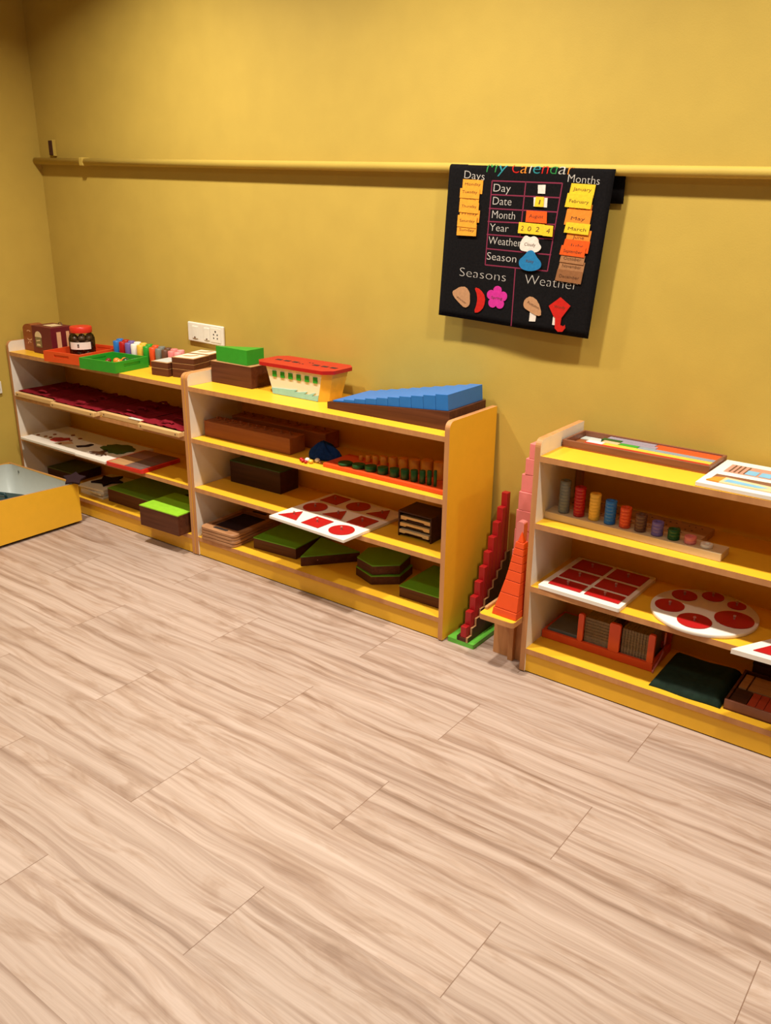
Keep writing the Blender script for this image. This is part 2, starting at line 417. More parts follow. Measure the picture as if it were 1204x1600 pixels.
# ================================================================== LEFT SHELF, TOP
t = thing('packet', 'brown upright packet with rounded top left of the maroon box', 'packet', (-1.205, .08, Z1 + E_))
arch = [(-.048, 0), (.048, 0), (.048, .10)] + [(.048 * math.cos(a) , .10 + .026 * math.sin(a)) for a in [PI * k / 12 for k in range(1, 12)]] + [(-.048, .10)]
MB().prism(arch, 0, .06, 'y').build('body', MAHOG, t, bevel=.002)
pm = MB()
for cx, cz, rr, a0, a1 in ((.0, .088, .016, .3, 2.8), (.002, .060, .02, 3.4, 6.0), (.0, .036, .014, 0.4, 3.6)):
    n = 10; P = [(cx + rr * math.cos(a0 + (a1 - a0) * k / n), cz + rr * .6 * math.sin(a0 + (a1 - a0) * k / n)) for k in range(n + 1)]
    Q = [(cx + rr * .7 * math.cos(a0 + (a1 - a0) * k / n), cz + rr * .36 * math.sin(a0 + (a1 - a0) * k / n)) for k in range(n + 1)]
    pm.prism(P + Q[::-1], -.0008, -.0002, 'y')
pm.build('printed_pattern', PEACH, t)

t = thing('carton', 'maroon box with printed jar picture at the left end of the shelf top', 'box', (-1.071, .062, Z1 + E_))
MB().box(-.077, .077, 0, .115, 0, .127).build('body', MAROONP, t, bevel=.002)
m = MB(); m.prism([(-.052, .03), (-.004, .03), (-.004, .075), (-.052, .075)], -.0012, -.0003, 'y', 1)
m.prism([(-.054, .076)] + [(-.028 + .026 * math.cos(a), .078 + .025 * math.sin(a)) for a in [PI - PI * k / 10 for k in range(11)]] + [(-.002, .076)], -.0012, -.0003, 'y', 0)
m.prism([(-.046, .036), (-.014, .036), (-.02, .045), (-.042, .045)], -.0016, -.0011, 'y', 0)
m.prism([(-.044, .055), (-.014, .060), (-.016, .066), (-.046, .060)], -.0016, -.0011, 'y', 0)
m.build('front_print', [CREAM, plain('olive_print', (.22, .17, .07), .5)], t)
m = MB()
for y0, y1 in ((.028, .050), (.078, .094)): m.box(.0772, .0782, y0, y1, .03, .105)
m.build('side_print', PEACH, t)
m = MB().box(-.03, .04, .03, .09, .1272, .128); m.build('top_print', CREAM, t)
MB().tube([(.02 + .016 * math.cos(a), .09, .127 + .012 * math.sin(a)) for a in [PI * k / 8 for k in range(9)]], .002, 6).build('handle', BRN, t)

t = thing('tray', 'orange-red open wooden tray holding the nut jar', 'tray', (-.822, .108, Z1 + E_), math.radians(8.5), 'open handled trays')
open_tray(t, .222, .262, .046, .008, ORANGE, 'y')
JX, JY, JZ = -.842, .118, Z1 + .008
t = thing('jar', 'clear plastic jar of brown nuts with red screw lid', 'jar', (JX, JY, JZ))
MB().lathe([(.0, 0), (.049, 0), (.056, .006), (.057, .02), (.057, .085), (.052, .098), (.045, .106), (.044, .125)], 0, 0, 36).build('jar_body', CLEAR, t)
MB().lathe([(0, .111), (.048, .111), (.0485, .113), (.0485, .134), (.046, .137), (0, .137)], 0, 0, 36).build('lid', plain('red_plastic', (.62, .03, .015), .35), t)
m = MB(); n = 14; a0, a1 = math.radians(-95), math.radians(5)
lo = [(.0577 * math.cos(a0 + (a1 - a0) * k / n), .0577 * math.sin(a0 + (a1 - a0) * k / n)) for k in range(n + 1)]
i = m.add([(x, y, .040) for x, y in lo]); j = m.add([(x, y, .072) for x, y in lo])
for k in range(n): m.face([i + k, i + k + 1, j + k + 1, j + k], 0, True)
lb = m.build('jar_label', WHITE, t)
ax, ay = math.cos(math.radians(-52)), math.sin(math.radians(-52))
m = MB()
for dz in (.050, .056, .061): m.box(-.004, .004, -.0006, 0, dz, dz + .003)
m.build('print', DARK, lb, (.0585 * ax, .0585 * ay, 0), math.radians(-52) + PI / 2)
random.seed(3); base = None; cnt = 0
for zi in range(4):
    nr = 6
    for k in range(nr + 1):
        if k == nr: px, py = 0, 0
        else: px, py = (.036) * math.cos(2 * PI * k / nr + zi * .5), .036 * math.sin(2 * PI * k / nr + zi * .5)
        p = (JX + px, JY + py, JZ + .0185 + zi * .0215)
        if base is None: base = MB().ball((0, 0, 0), (.0178), 12, sq=(1, .95, .88)).build('nut', NUT); o = base
        else: o = base.copy(); COL.objects.link(o)
        o.location = p; o.rotation_euler = (random.random() * 3, random.random() * 3, random.random() * 3)
        tag(o, 'dark brown round nut inside the red-lidded clear jar', 'nut', 'nuts in the jar')

t = thing('tray', 'green open wooden tray of coloured beads at the shelf front', 'tray', (-.543, .063, Z1 + E_), math.radians(5), 'open handled trays')
open_tray(t, .222, .185, .046, .008, GREEN, 'x')
def beads(pts, mat, word, z, group):
    b0 = None
    for k, (x, y, r) in enumerate(pts):
        o = MB().ball((0, 0, 0), r, 12).build('bead', mat, None, (x, y, z + r))
        tag(o, '%s bead lying in the green tray' % word, 'bead', group)
GB = 'coloured beads in the green tray'
beads([(-.612, .085, .012), (-.588, .105, .012), (-.597, .068, .011)], plain('dark_red_bead', (.20, .02, .015), .3), 'small dark red', Z1 + .0075, GB)
beads([(-.562, .09, .015), (-.535, .112, .016), (-.533, .080, .015)], plain('orange_bead', (.80, .22, .03), .3), 'round orange', Z1 + .0075, GB)
beads([(-.503, .095, .018), (-.478, .118, .017)], plain('dark_green_bead', (.015, .06, .018), .3), 'large dark green', Z1 + .0075, GB)

# two rows of coloured pegs at the back of the top
PC = [('blue', BLUE), ('dark red', RED), ('purple', PURPLE), ('white', WHITE), ('yellow', YEL), ('green', GREEN), ('orange-red', ORANGE), ('grey', GREY), ('dark brown', BRN), ('pink', PINK), ('light pink', LPINK)]
for row, (y, xo, dz) in enumerate(((.195, -.692, 0), (.240, -.728, .003))):
    for k, (nm, mt) in enumerate(PC):
        x = xo + k * .0415
        h = .086 - .0007 * k
        o = MB().lathe([(0, 0), (.0155, 0), (.0165, .001), (.0165, h - .004), (.0145, h - .001), (.010, h), (0, h)], 0, 0, 20).build('wooden_peg', mt, None, (x, y, Z1 + E_))
        tag(o, '%s upright wooden peg in the %s row behind the green tray' % (nm, ('front', 'back')[row]), 'peg', 'coloured pegs on the left shelf')

# brown tablet boxes in stacks
def tablet_box(label, w, d, h, loc, rz, panel=None, figure=False):
    t = thing('tablet_box', label, 'box', loc, rz, 'brown tablet boxes')
    MB().box(-w / 2, w / 2, -d / 2, d / 2, 0, h - .002).build('body', BROWN, t, bevel=.0008)
    MB().box(-w / 2, w / 2, -d / 2, d / 2, h - .002, h - .0003).build('rim', TANW, t)
    if panel:
        o = MB().box(-w / 2 + .008, w / 2 - .008, -d / 2 + .008, d / 2 - .008, h - .0003, h + .0008).build('inlay', panel, t)
        if figure: MB().prism([(-.03, -.018), (.01, -.012), (.032, .02), (.012, .026), (-.004, .006), (-.026, .004)], h + .0008, h + .0014, 'z').build('figure', TANW, o)
    return t
for i, (z0, h) in enumerate(((Z1 + E_, .0320), (Z1 + .0336, .0245))):
    tablet_box(('lower' if i == 0 else 'upper') + ' box of the small two-box stack beside the green tray', .094, .105, h, (-.255, .122, z0), math.radians(6), GREYB if i else None)
for j, (x, y, nm) in enumerate(((-.148, .150, 'front'), (-.174, .254, 'rear'))):
    for i, (z0, h) in enumerate(((Z1 + E_, .0355), (Z1 + .037, .0225), (Z1 + .0605, .0225))):
        tablet_box('%s box of the %s brown stack by the middle shelf' % (('bottom', 'middle', 'top')[i], nm), .112, .102 if j == 0 else .088, h, (x, y, z0), math.radians(11), IVORY if i == 2 else None, i == 2)

# ================================================================== LEFT SHELF, SECOND LEVEL: dressing frames
FR = [(-1.238, -.925, -.012, 'leftmost dressing frame, maroon cloth in pale wood, on the left shelf'), (-.915, -.590, -.036, 'second dressing frame from the left wall, maroon cloth, pine front bar'),
      (-.583, -.305, -.002, 'dressing frame with a white tag on its pine front bar'), (-.297, -.040, -.030, 'rightmost dressing frame, maroon cloth, next to the middle shelf')]
for k, (x0, x1, y0, lab) in enumerate(FR):
    t = thing('dressing_frame', lab, 'frame', ((x0 + x1) / 2, y0, Z2 + E_), 0, 'dressing frames with maroon cloth')
    hw = (x1 - x0) / 2; dep = .284 if y0 < -.01 else .270
    for y in (0, dep - .022):
        o = MB().box(-hw, hw, y, y + .022, 0, .021).build('bar', LIGHTW, t, bevel=.003)
        if y == 0:
            for sx in (-1, 1): MB().prism(circ(sx * (hw - .02), .011, .0035, 12), -.0008, 0, 'y').build('dowel', BRN, o)
    for sx in (-1, 1):
        MB().box(sx * hw - (.022 if sx > 0 else 0), sx * hw + (0 if sx > 0 else .022), .022, dep - .022, 0, .021).build('side_bar', LIGHTW, t, bevel=.003)
    random.seed(20 + k)
    for s in (0, 1):
        m = MB(); nx, ny = 22, 16
        xa, xb = (-hw + .001, .008) if s == 0 else (-.004, hw - .001)
        ph = random.random() * 6
        def hz(u, v): 
            e = .0235 + .004 * s * (1 - u)
            return e + .004 * math.sin(u * 6 + ph + 2 * v) * math.sin(PI * min(1, max(0, v))) * (.4 + .6 * math.sin(PI * u)) + .003 * max(0, math.sin(u * 12 + ph + v)) ** 2 + .0012 * math.sin(v * 9 + u * 4 + ph)
        g = [[m.add([(xa + (xb - xa) * a / nx, .018 + (dep - .03) * b / ny, max(.0225, hz(a / nx, b / ny)))]) for b in range(ny + 1)] for a in range(nx + 1)]
        for a in range(nx):
            for b in range(ny): m.face([g[a][b], g[a+1][b], g[a+1][b+1], g[a][b+1]], 0, True)
        o = m.build('cloth_panel', MAROON, t); sm = o.modifiers.new('thick', 'SOLIDIFY'); sm.thickness = .0025; sm.offset = 1
    for q in range(4):
        yy = .045 + q * .062
        P = [(-.03 + .07 * a / 10, yy + .006 * math.sin(a * .9 + q), .034 + .007 * math.sin(PI * a / 10) + .002 * s) for a in range(11)]
        m = MB(); i0 = [m.add([(p[0], p[1] - .008, p[2]), (p[0], p[1] + .008, p[2] + .003)]) for p in P]
        for a in range(10): m.face([i0[a], i0[a+1], i0[a+1] + 1, i0[a] + 1], 0, True)
        o = m.build('ribbon', MAROON, t); sm = o.modifiers.new('thick', 'SOLIDIFY'); sm.thickness = .002
    if k == 2: MB().box(.05, hw - .01, -.001, .020, .0213, .0225).build('white_tag', WHITE, t)

# ================================================================== LEFT SHELF, THIRD LEVEL: puzzle boards
ZB = Z3 + E_
t = thing('puzzle_board', 'wide white puzzle board with small red figures by the left wall', 'puzzle', (-.99, -.03, ZB), 0, 'puzzle boards on the left shelf')
MB().box(-.232, .216, .006, .268, 0, .011).build('board', WHITE, t, bevel=.001)
def flat(parent, name, poly, z, mat, th=.003, ox=0, oy=0): return MB().prism([(x - ox, y - oy) for x, y in poly], z, z + th, 'z').build(name, mat, parent)
OX, OY = -.99, -.03
for x, y, r in ((-1.184, .047, .009), (-1.132, .055, .009), (-1.098, .059, .009), (-1.13, .103, .009), (-1.046, .148, .010), (-.966, .133, .010), (-.971, .084, .008), (-.964, .022, .009)):
    flat(t, 'puzzle_piece', circ(x, y, r, 7), .011, MAHOG, .003, OX, OY)
flat(t, 'red_piece', [(-1.055, .028), (-1.012, .028), (-1.0, .052), (-.985, .09), (-1.01, .108), (-1.028, .088), (-1.05, .086), (-1.075, .062)], .011, RED, .004, OX, OY)
flat(t, 'tan_piece', [(-.985, .035), (-.94, .02), (-.915, .06), (-.95, .075)], .011, PEACH, .003, OX, OY)
flat(t, 'brown_piece', [(-.868, .042), (-.845, .035), (-.815, .072), (-.822, .108), (-.84, .104), (-.842, .075)], .011, PLUM, .004, OX, OY)
t = thing('puzzle_board', 'white puzzle board with a dark green tree on the left shelf', 'puzzle', (-.66, -.03, ZB), 0, 'puzzle boards on the left shelf')
OX, OY = -.66, -.03
MB().box(-.113, .108, 0, .27, 0, .011).build('board', WHITE, t, bevel=.001)
flat(t, 'tree_crown', [(-.735, .090), (-.757, .094), (-.766, .118), (-.752, .128), (-.768, .142), (-.752, .155), (-.744, .178), (-.715, .182), (-.69, .2), (-.655, .2), (-.63, .185), (-.605, .18), (-.588, .155), (-.6, .125), (-.592, .1), (-.61, .076), (-.64, .078), (-.655, .066), (-.68, .078), (-.70, .072)], .011, DGREEN, .004, OX, OY)
flat(t, 'tree_trunk', [(-.70, .09), (-.686, .09), (-.672, .05), (-.64, .045), (-.622, .03), (-.65, .036), (-.636, .012), (-.662, .03), (-.672, .008), (-.682, .03), (-.71, .008), (-.702, .032), (-.735, .02), (-.728, .036), (-.70, .048)], .0115, BRN, .0035, OX, OY)
t = thing('color_board', 'red-rimmed board with tan and grey-brown squares on the left shelf', 'board', (-.426, -.026, ZB), math.radians(3), 'puzzle boards on the left shelf')
MB().prism(rrect(-.118, .118, 0, .226, .012), 0, .016, 'z').build('red_rim', plain('red_plastic_rim', (.62, .02, .015), .35), t, bevel=.003)
for a, (x, y, mt, nm) in enumerate(((-.054, .058, TANW, 'tan_square'), (.054, .058, plain('grey_brown_square', (.16, .10, .085), .5), 'grey_square'), (-.054, .167, plain('rose_brown_square', (.27, .12, .09), .5), 'rose_square'), (.054, .167, plain('plum_brown_square', (.15, .06, .05), .5), 'plum_square'))):
    MB().box(x - .053, x + .053, y - .053, y + .053, .016, .0172).build(nm, mt, t)

# ================================================================== LEFT SHELF, BOTTOM
ZD = Z4 + E_
greentop('flat_box', 'dark box with a dull green top beside the left wall', rect(.205, .165), 0, .046, (-1.128, .105, ZD), math.radians(2), plain('dull_green_top', (.10, .14, .03), .5), BROWN2)
greentop('flat_box', 'long brown box with green top behind the lime-topped box', rect(.36, .225), 0, .064, (-.488, .05, ZD), 0, plain('olive_green_top', (.13, .30, .022), .45))
greentop('flat_box', 'brown box with bright lime top jutting out of the left shelf', rect(.238, .20), 0, .091, (-.181, -.052, ZD), math.radians(2), plain('bright_lime_top', (.30, .62, .03), .4))
for i in range(5):
    poly = rect(.172 - .01 * (i % 2), .20)
    o = MB().prism(poly, 0, .0078).build('puzzle_sheet', WHITE if i % 2 else IVORY, None, (-.784 - .004 * (i % 3), .042 + .006 * (i % 2), ZD + i * .0084), math.radians((0, 4, -3, 2, 5)[i]), bevel=.0008)
    tag(o, 'white wooden puzzle sheet, %s of the pile behind the bin' % ('bottom', 'second from bottom', 'middle', 'second from top', 'top')[i], 'puzzle', 'pile of white puzzle sheets')
def star(R, r, n=5, a0=0): return [((R if k % 2 == 0 else r) * math.cos(a0 + PI * k / n), (R if k % 2 == 0 else r) * math.sin(a0 + PI * k / n)) for k in range(2 * n)]
o = MB().prism(star(.082, .040, 5, .3), 0, .008).build('star_piece', PLUM, None, (-.795, .15, ZD + .0426)); tag(o, 'dark plum wooden star on the white puzzle pile', 'star', 'dark star pieces')

# ================================================================== BIN at the left
t = thing('storage_bin', 'orange-yellow storage bin with grey-blue inside against the left wall', 'bin', (-1.0, -.07, 0))
xa, xb, ya, yb = -.272, .286, -.98, 0
m = MB()
def wallp(x0, x1, y0, y1, zb, z00, z10, z11, z01): # corner heights, box with sloping top
    i = m.add([(x0, y0, zb), (x1, y0, zb), (x1, y1, zb), (x0, y1, zb), (x0, y0, z00), (x1, y0, z10), (x1, y1, z11), (x0, y1, z01)])
    for q in ((0, 3, 2, 1), (4, 5, 6, 7), (0, 1, 5, 4), (1, 2, 6, 5), (2, 3, 7, 6), (3, 0, 4, 7)): m.face([i + k for k in q], 1 if q[0] == 4 else 0)
H0, H1 = .194, .232
wallp(xb - .008, xb, ya, yb, .014, H1, H1, H0, H0); m.build('right_panel', [LAM, EDGE], t)
m = MB(); wallp(xa, xa + .008, ya, yb, .014, H0, H0, H0 - .006, H0 - .006); m.build('left_panel', [LAM, EDGE], t)
m = MB(); wallp(xa + .008, xb - .008, yb - .008, yb, .014, H0 - .006, H0, H0, H0 - .006); m.build('back_panel', [LAM, EDGE], t)
m = MB(); wallp(xa + .008, xb - .008, ya, ya + .008, .014, H0, H1, H1, H0); m.build('front_panel', [LAM, EDGE], t)
m = MB(); P = rrect(xa + .0085, xb - .0085, ya + .0085, yb - .0085, .035, 6); n = len(P)
i = m.add([(x, y, .03) for x, y in P]); j = m.add([(x, y, H0 - .008) for x, y in P])
for k in range(n): l = (k + 1) % n; m.face([i + k, i + l, j + l, j + k], 0, True)
m.face([i + k for k in range(n)])
o = m.build('liner', GREYB, t)
MB().prism(circ(-.185, .158, .006, 14), -.0105, -.0092, 'y').build('bolt', GREY, o)
m = MB()
for x, y in ((xa + .02, ya + .02), (xb - .06, ya + .02), (xa + .02, yb - .06), (xb - .06, yb - .06)): m.box(x, x + .04, y, y + .04, 0, .014)
m.build('feet', DARK, t)
t = thing('toy_case', 'dark teal case lying inside the storage bin', 'case', (-1.06, -.27, .034), math.radians(20))
MB().prism(rrect(-.11, .13, -.06, .06, .02), 0, .075).build('body', TEALD, t, bevel=.008)
MB().tube([(-.05, 0, .074), (-.045, 0, .092), (.045, 0, .092), (.05, 0, .074)], .006, 8).build('handle', TEALD, t)
o = MB().prism(star(.052, .032, 5, .9), 0, .008).build('star_piece', PLUM, None, (-.727, -.078, H0 + .0165)); tag(o, 'dark plum star resting on the corner of the orange bin', 'star', 'dark star pieces')
o.rotation_euler = (.22, .20, .2)

# ================================================================== MIDDLE SHELF, TOP
t = thing('base_box', 'large brown wooden box under the green prism', 'box', (.118, .122, Z1 + E_))
MB().box(-.112, .112, 0, .128, 0, .084).build('body', BROWN, t, bevel=.0015)
MB().box(-.112, .112, 0, .128, .084, .0858).build('top_edge', TANW, t)
zz = Z1 + .0872
def prismg(poly, lab, mat):
    o = MB().prism(poly, 0, .058).build('triangular_prism', mat, None, (.118, .122, zz), bevel=.0008); tag(o, lab, 'block', 'green triangular prisms')
prismg([(-.094, .014), (.086, .006), (.086, .1), (.08, .1)], 'green triangular wooden prism standing on the brown box', GREEN)

t = thing('toy_ship', 'white and yellow toy ship box with red deck', 'ship', (.46, .12, Z1 + E_))
# hull outline, bottom and top (flares along x and a little at the back)
hb = [(-.112, 0), (.112, 0), (.141, .028), (.141, .098), (.112, .126), (-.112, .126), (-.141, .098), (-.141, .028)]
ht = [(-.143, -.004), (.135, -.004), (.163, .024), (.163, .112), (.135, .136), (-.143, .136), (-.171, .112), (-.171, .024)]
HZ = .104
m = MB(); i = m.add([(x, y, 0) for x, y in hb]); j = m.add([(x, y, HZ) for x, y in ht])
for k in range(8):
    l = (k + 1) % 8; m.face([i + k, i + l, j + l, j + k], 0 if k in (0, 4) else 1)
m.face([i + k for k in range(8)][::-1], 1); m.face([j + k for k in range(8)], 1)
m.build('hull', [IVORY, YEL], t)
dk = [(-.166, -.016), (.146, -.016), (.178, .014), (.178, .118), (.146, .148), (-.166, .148), (-.198, .118), (-.198, .014)]
d = MB().prism(dk, HZ + .0005, HZ + .0135).build('deck', RED, t, bevel=.004)
for k, x in enumerate((-.135, -.092, -.05, .052, .095, .137)):
    MB().box(x - .014, x + .014, .052, .070, HZ + .0136, HZ + .0142).build('slot', DARK, d, rz=0)
for x, y in ((-.02, .05), (-.005, .05), (.0, .085), (.015, .085)):
    MB().prism(circ(x, y, .004, 10), HZ + .0136, HZ + .0142).build('peg_hole', DARK, d)
for k in range(6):
    x = -.099 + k * .0405
    MB().box(x - .0098, x + .0098, -.0058, -.0025, .067, .0885).build('window', GREEN, t)
wv = [(-.112, .001), (.113, .001), (.117, .024), (.097, .017), (.086, .018), (.104, .031), (.084, .026), (.066, .019), (.048, .019), (.063, .030), (.042, .026), (.018, .022), (.0, .022), (.014, .031), (-.02, .027), (-.06, .0255), (-.117, .022)]
MB().prism(wv, -.0037, -.0012, 'y').build('wave_print', TEAL, t)

# blue stair on its wedge-shaped stand
t = thing('stair_stand', 'dark brown sloping wooden stand under the blue stair blocks', 'stand', (.666, .062, Z1 + E_))
SW, SL0, SL1, SD = .512, .0235, .064, .226
def zt(x): return SL0 + (SL1 - SL0) * x / SW
m = MB(); m.prism([(0, 0), (SW, 0), (SW, SL1), (0, SL0)], 0, SD, 'y'); m.build('wedge', BROWN, t, bevel=.001)
ang = math.atan2(SL1 - SL0, SW)
P0 = None
for k in range(10):
    wd = .0472; x0 = .022 + k * .0482; h = .0052 * (k + 1)
    o = MB().box(0, wd, 0, SD - .012, 0, h).build('stair_block', BLUE, None, (.666 + x0, .064 + .004, Z1 + E_ + zt(x0) + .0008), bevel=.0006)
    o.rotation_euler = (0, -ang, 0)
    tag(o, ('thinnest blue stair block at the left end of the stand' if k == 0 else 'tallest blue stair block at the right end of the stand' if k == 9 else '%s blue stair block from the left on the brown stand' % ORD[k]), 'block', 'blue stair blocks')

# ================================================================== MIDDLE SHELF, SECOND LEVEL
def cyl_block(label, which, x0, x1, y0, y1, h):
    t = thing('cylinder_block', label, 'block', ((x0 + x1) / 2, (y0 + y1) / 2, Z2 + E_), math.radians(.8), 'cylinder blocks')
    hw, hd = (x1 - x0) / 2, (y1 - y0) / 2
    MB().box(-hw, hw, -hd, hd, 0, h).build('body', MAHOG, t, bevel=.002)
    for k in range(10):
        r = .019 - .0012 * k if which == 'front' else .008 + .0011 * k
        x = -hw + .035 + k * (2 * hw - .07) / 9
        p = t.matrix_basis @ Vector((x, 0, h + .0006))
        o = MB().lathe([(0, 0), (r, 0), (r, .002), (0, .002)], 0, 0, 20).build('knobbed_cylinder', MAHOG, None, p)
        tag(o, 'small knobbed wooden cylinder sunk into the %s brown cylinder block' % which, 'cylinder', 'knobbed cylinders in the %s block' % which)
        knob(o, 0, 0, .002, .005, .011, MAHOG)
cyl_block('front reddish-brown cylinder block on the middle shelf', 'front', .010, .472, .066, .152, .0630)
cyl_block('rear cylinder block, behind the front one, against the shelf back', 'rear', .045, .545, .186, .268, .0680)

# blue cloth bag
m = MB(); rows = []; N = 48
for a in range(17):
    th = a / 16; rr = max(0.02, math.cos(th * PI / 2)) ** .95 * (1 if th > .12 else .93 + .6 * th)
    row = []
    for k in range(N):
        ph = 2 * PI * k / N
        fold = 1 + .15 * math.sin(7 * ph + 3 * th) * th + .06 * math.sin(11 * ph + 1 + 4 * th) * (.4 + th) + .05 * math.sin(3 * ph + 1)
        row.append((.067 * rr * fold * math.cos(ph) - .010 * th, .050 * rr * fold * math.sin(ph) + .008 * th, .0005 + .062 * th + .006 * math.sin(5 * ph + 2) * math.sin(PI * th) + .003 * math.sin(9 * ph + 6 * th) * math.sin(PI * th)))
    i = m.add(row); rows.append(i)
for A, B in zip(rows, rows[1:]):
    for k in range(N): l = (k + 1) % N; m.face([A + k, A + l, B + l, B + k], 0, True)
m.face([rows[0] + k for k in range(N)]); m.face([rows[-1] + k for k in range(N)], 0, True)
o = m.build('cloth_bag', NAVY, None, (.595, .128, Z2 + E_), math.radians(10)); tag(o, 'crumpled navy blue cloth bag on the middle shelf', 'bag')
for k, (x, y, r, mt, nm) in enumerate(((.556, .040, .008, RED, 'red'), (.572, .030, .008, RED, 'red'), (.582, .045, .010, WHITE, 'white'), (.590, .026, .007, RED, 'red'), (.604, .038, .009, YEL, 'yellow'), (.615, .062, .010, WHITE, 'white'), (.632, .058, .006, TANW, 'tan'))):
    lab = {0: 'small red counter at the left end, before the navy bag', 1: 'second red counter from the left before the navy bag', 2: 'white ball between the red counters before the navy bag', 3: 'frontmost red counter, beside the yellow ball', 4: 'small yellow ball in front of the navy bag', 5: 'white ball at the right, nearest the navy bag', 6: 'tiny tan ball beside the orange-red board'}[k]
    o = MB().ball((0, 0, 0), r, 12, sq=(1, 1, .8)).build('counting_ball', mt, None, (x, y, Z2 + E_ + r * .8)); tag(o, lab, 'ball', 'small coloured balls before the navy bag')

t = thing('cylinder_board', 'orange-red flat board carrying the green and orange cylinders', 'board', (.923, .034, Z2 + E_))
MB().box(-.258, .258, 0, .15, 0, .0145).build('board', ORANGE, t, bevel=.002)
GX = (.744, .805, .860, .913, .963, 1.007, 1.046, 1.080, 1.108, 1.132)
zc = Z2 + .0158
for k in range(10):
    r = .0265 - .00235 * k; h = .0085 + .0051 * k
    o = MB().cyl(0, 0, 0, h, r, 32, bev=.0008).build('green_cylinder', DGREEN, None, (GX[k], .066 - .0005 * k, zc))
    tag(o, ('widest flattest green cylinder at the left of the orange board' if k == 0 else 'thinnest tallest green cylinder at the right of the orange board' if k == 9 else '%s green cylinder from the left on the orange board' % ORD[k]), 'cylinder', 'green cylinders on the orange board')
OXS = (.755, .788, .822, .859, .900, .945, .993, 1.045, 1.098, 1.154)
for k in range(10):
    r = .0075 + .0019 * k; h = .020 + .0050 * k
    o = MB().cyl(0, 0, 0, h, r, 32, bev=.001).build('orange_cylinder', plain('orange_wood_paint', (.72, .25, .02), .45) if k == 0 else MATS['orange_wood_paint'], None, (OXS[k], .142, zc))
    tag(o, ('smallest orange cylinder at the left, behind the green ones' if k == 0 else 'largest orange cylinder at the right, touching the side panel' if k == 9 else '%s orange cylinder from the left, behind the green cylinders' % ORD[k]), 'cylinder', 'orange cylinders behind the green ones')

# ================================================================== MIDDLE SHELF, THIRD LEVEL
greentop('long_box', 'long dark brown box with green lid on the middle shelf', rect(.28, .108), 0, .0935, (.197, .150, ZB), math.radians(1), DGREEN, BROWN2, None)

def inset(kind, p, rz, poly, label, group, z, r=.0042):
    o = MB().prism(poly, 0, .0025).build(kind, RED, None, (p[0], p[1], z), rz); tag(o, label, 'inset', group)
    knob(o, 0, 0, .0025, .0045, .013)
    return o
RZ = math.radians(-3.0); C0 = Vector((.492, -.074)); ux = Vector((math.cos(math.radians(-3.6)), math.sin(math.radians(-3.6)))); uy = Vector((.035, 1)).normalized()
t = thing('inset_tray', 'white square tray of nine red shapes jutting off the middle shelf', 'tray', (.492, -.074, ZB), math.radians(-3.0), 'white inset boards')
MB().box(0, .373, 0, .352, 0, .0115).build('board', [WHITE], t, bevel=.0015)
m = MB().box(.002, .371, .002, .35, -.0004, .004); 
lay = [['triangle', 'square', 'circle'], ['circle', 'triangle', 'square'], ['square', 'circle', 'triangle']]
POS = ('left', 'middle', 'right'); ROWN = ('front', 'middle', 'back')
for r in range(3):
    for c in range(3):
        k = lay[r][c]; x = .0675 + c * .119; y = .064 + r * .112
        poly = {'circle': circ(0, 0, .047), 'square': rect(.084, .084, -.042), 'triangle': [(-.047, -.037), (.047, -.037), (0, .045)]}[k]
        p = t.matrix_basis @ Vector((x, y, .0119))
        inset(k + '_inset', p, math.radians(-3.0), poly, 'red %s inset, %s of the %s row on the nine-shape tray' % (k, POS[c], ROWN[r]), 'red insets on the nine-shape tray', p.z)

t = thing('small_cabinet', 'small dark brown cabinet holding three pale tablets', 'cabinet', (1.036, .086, ZB))
W2, DP, HT = .070, .112, .0945
MB().box(-W2, W2, 0, DP, HT - .006, HT).build('top', BROWN2, t, bevel=.0008)
for s in (-1, 1): MB().box(s * W2 - (.005 if s > 0 else 0), s * W2 + (0 if s > 0 else .005), 0, DP, 0, HT - .006).build('side', BROWN2, t, bevel=.0006)
MB().box(-W2 + .005, W2 - .005, DP - .006, DP, 0, HT - .006).build('back', BROWN2, t)
m = MB()
for z in (.062, .038, .014): m.box(-W2 + .005, W2 - .005, .003, DP - .006, z - .0025, z)
m.build('runners', BROWN2, t)
for k, (z, mt, y0) in enumerate(((.0625, LIGHTW, .002), (.0385, LIGHTW, -.002), (.0145, PALEW, -.006))):
    pol = [(-.062, 0), (-.04, 0), (-.034, .004), (.034, .004), (.04, 0), (.062, 0), (.062, .0125), (-.062, .0125)]
    o = MB().prism(pol, 0, .098, 'y').build('wooden_tablet', mt, None, (1.036, .088 + y0, ZB + z))
    tag(o, '%s pale wooden tablet in the small dark cabinet' % ('top', 'middle', 'bottom')[k], 'tablet', 'pale tablets in the small cabinet')

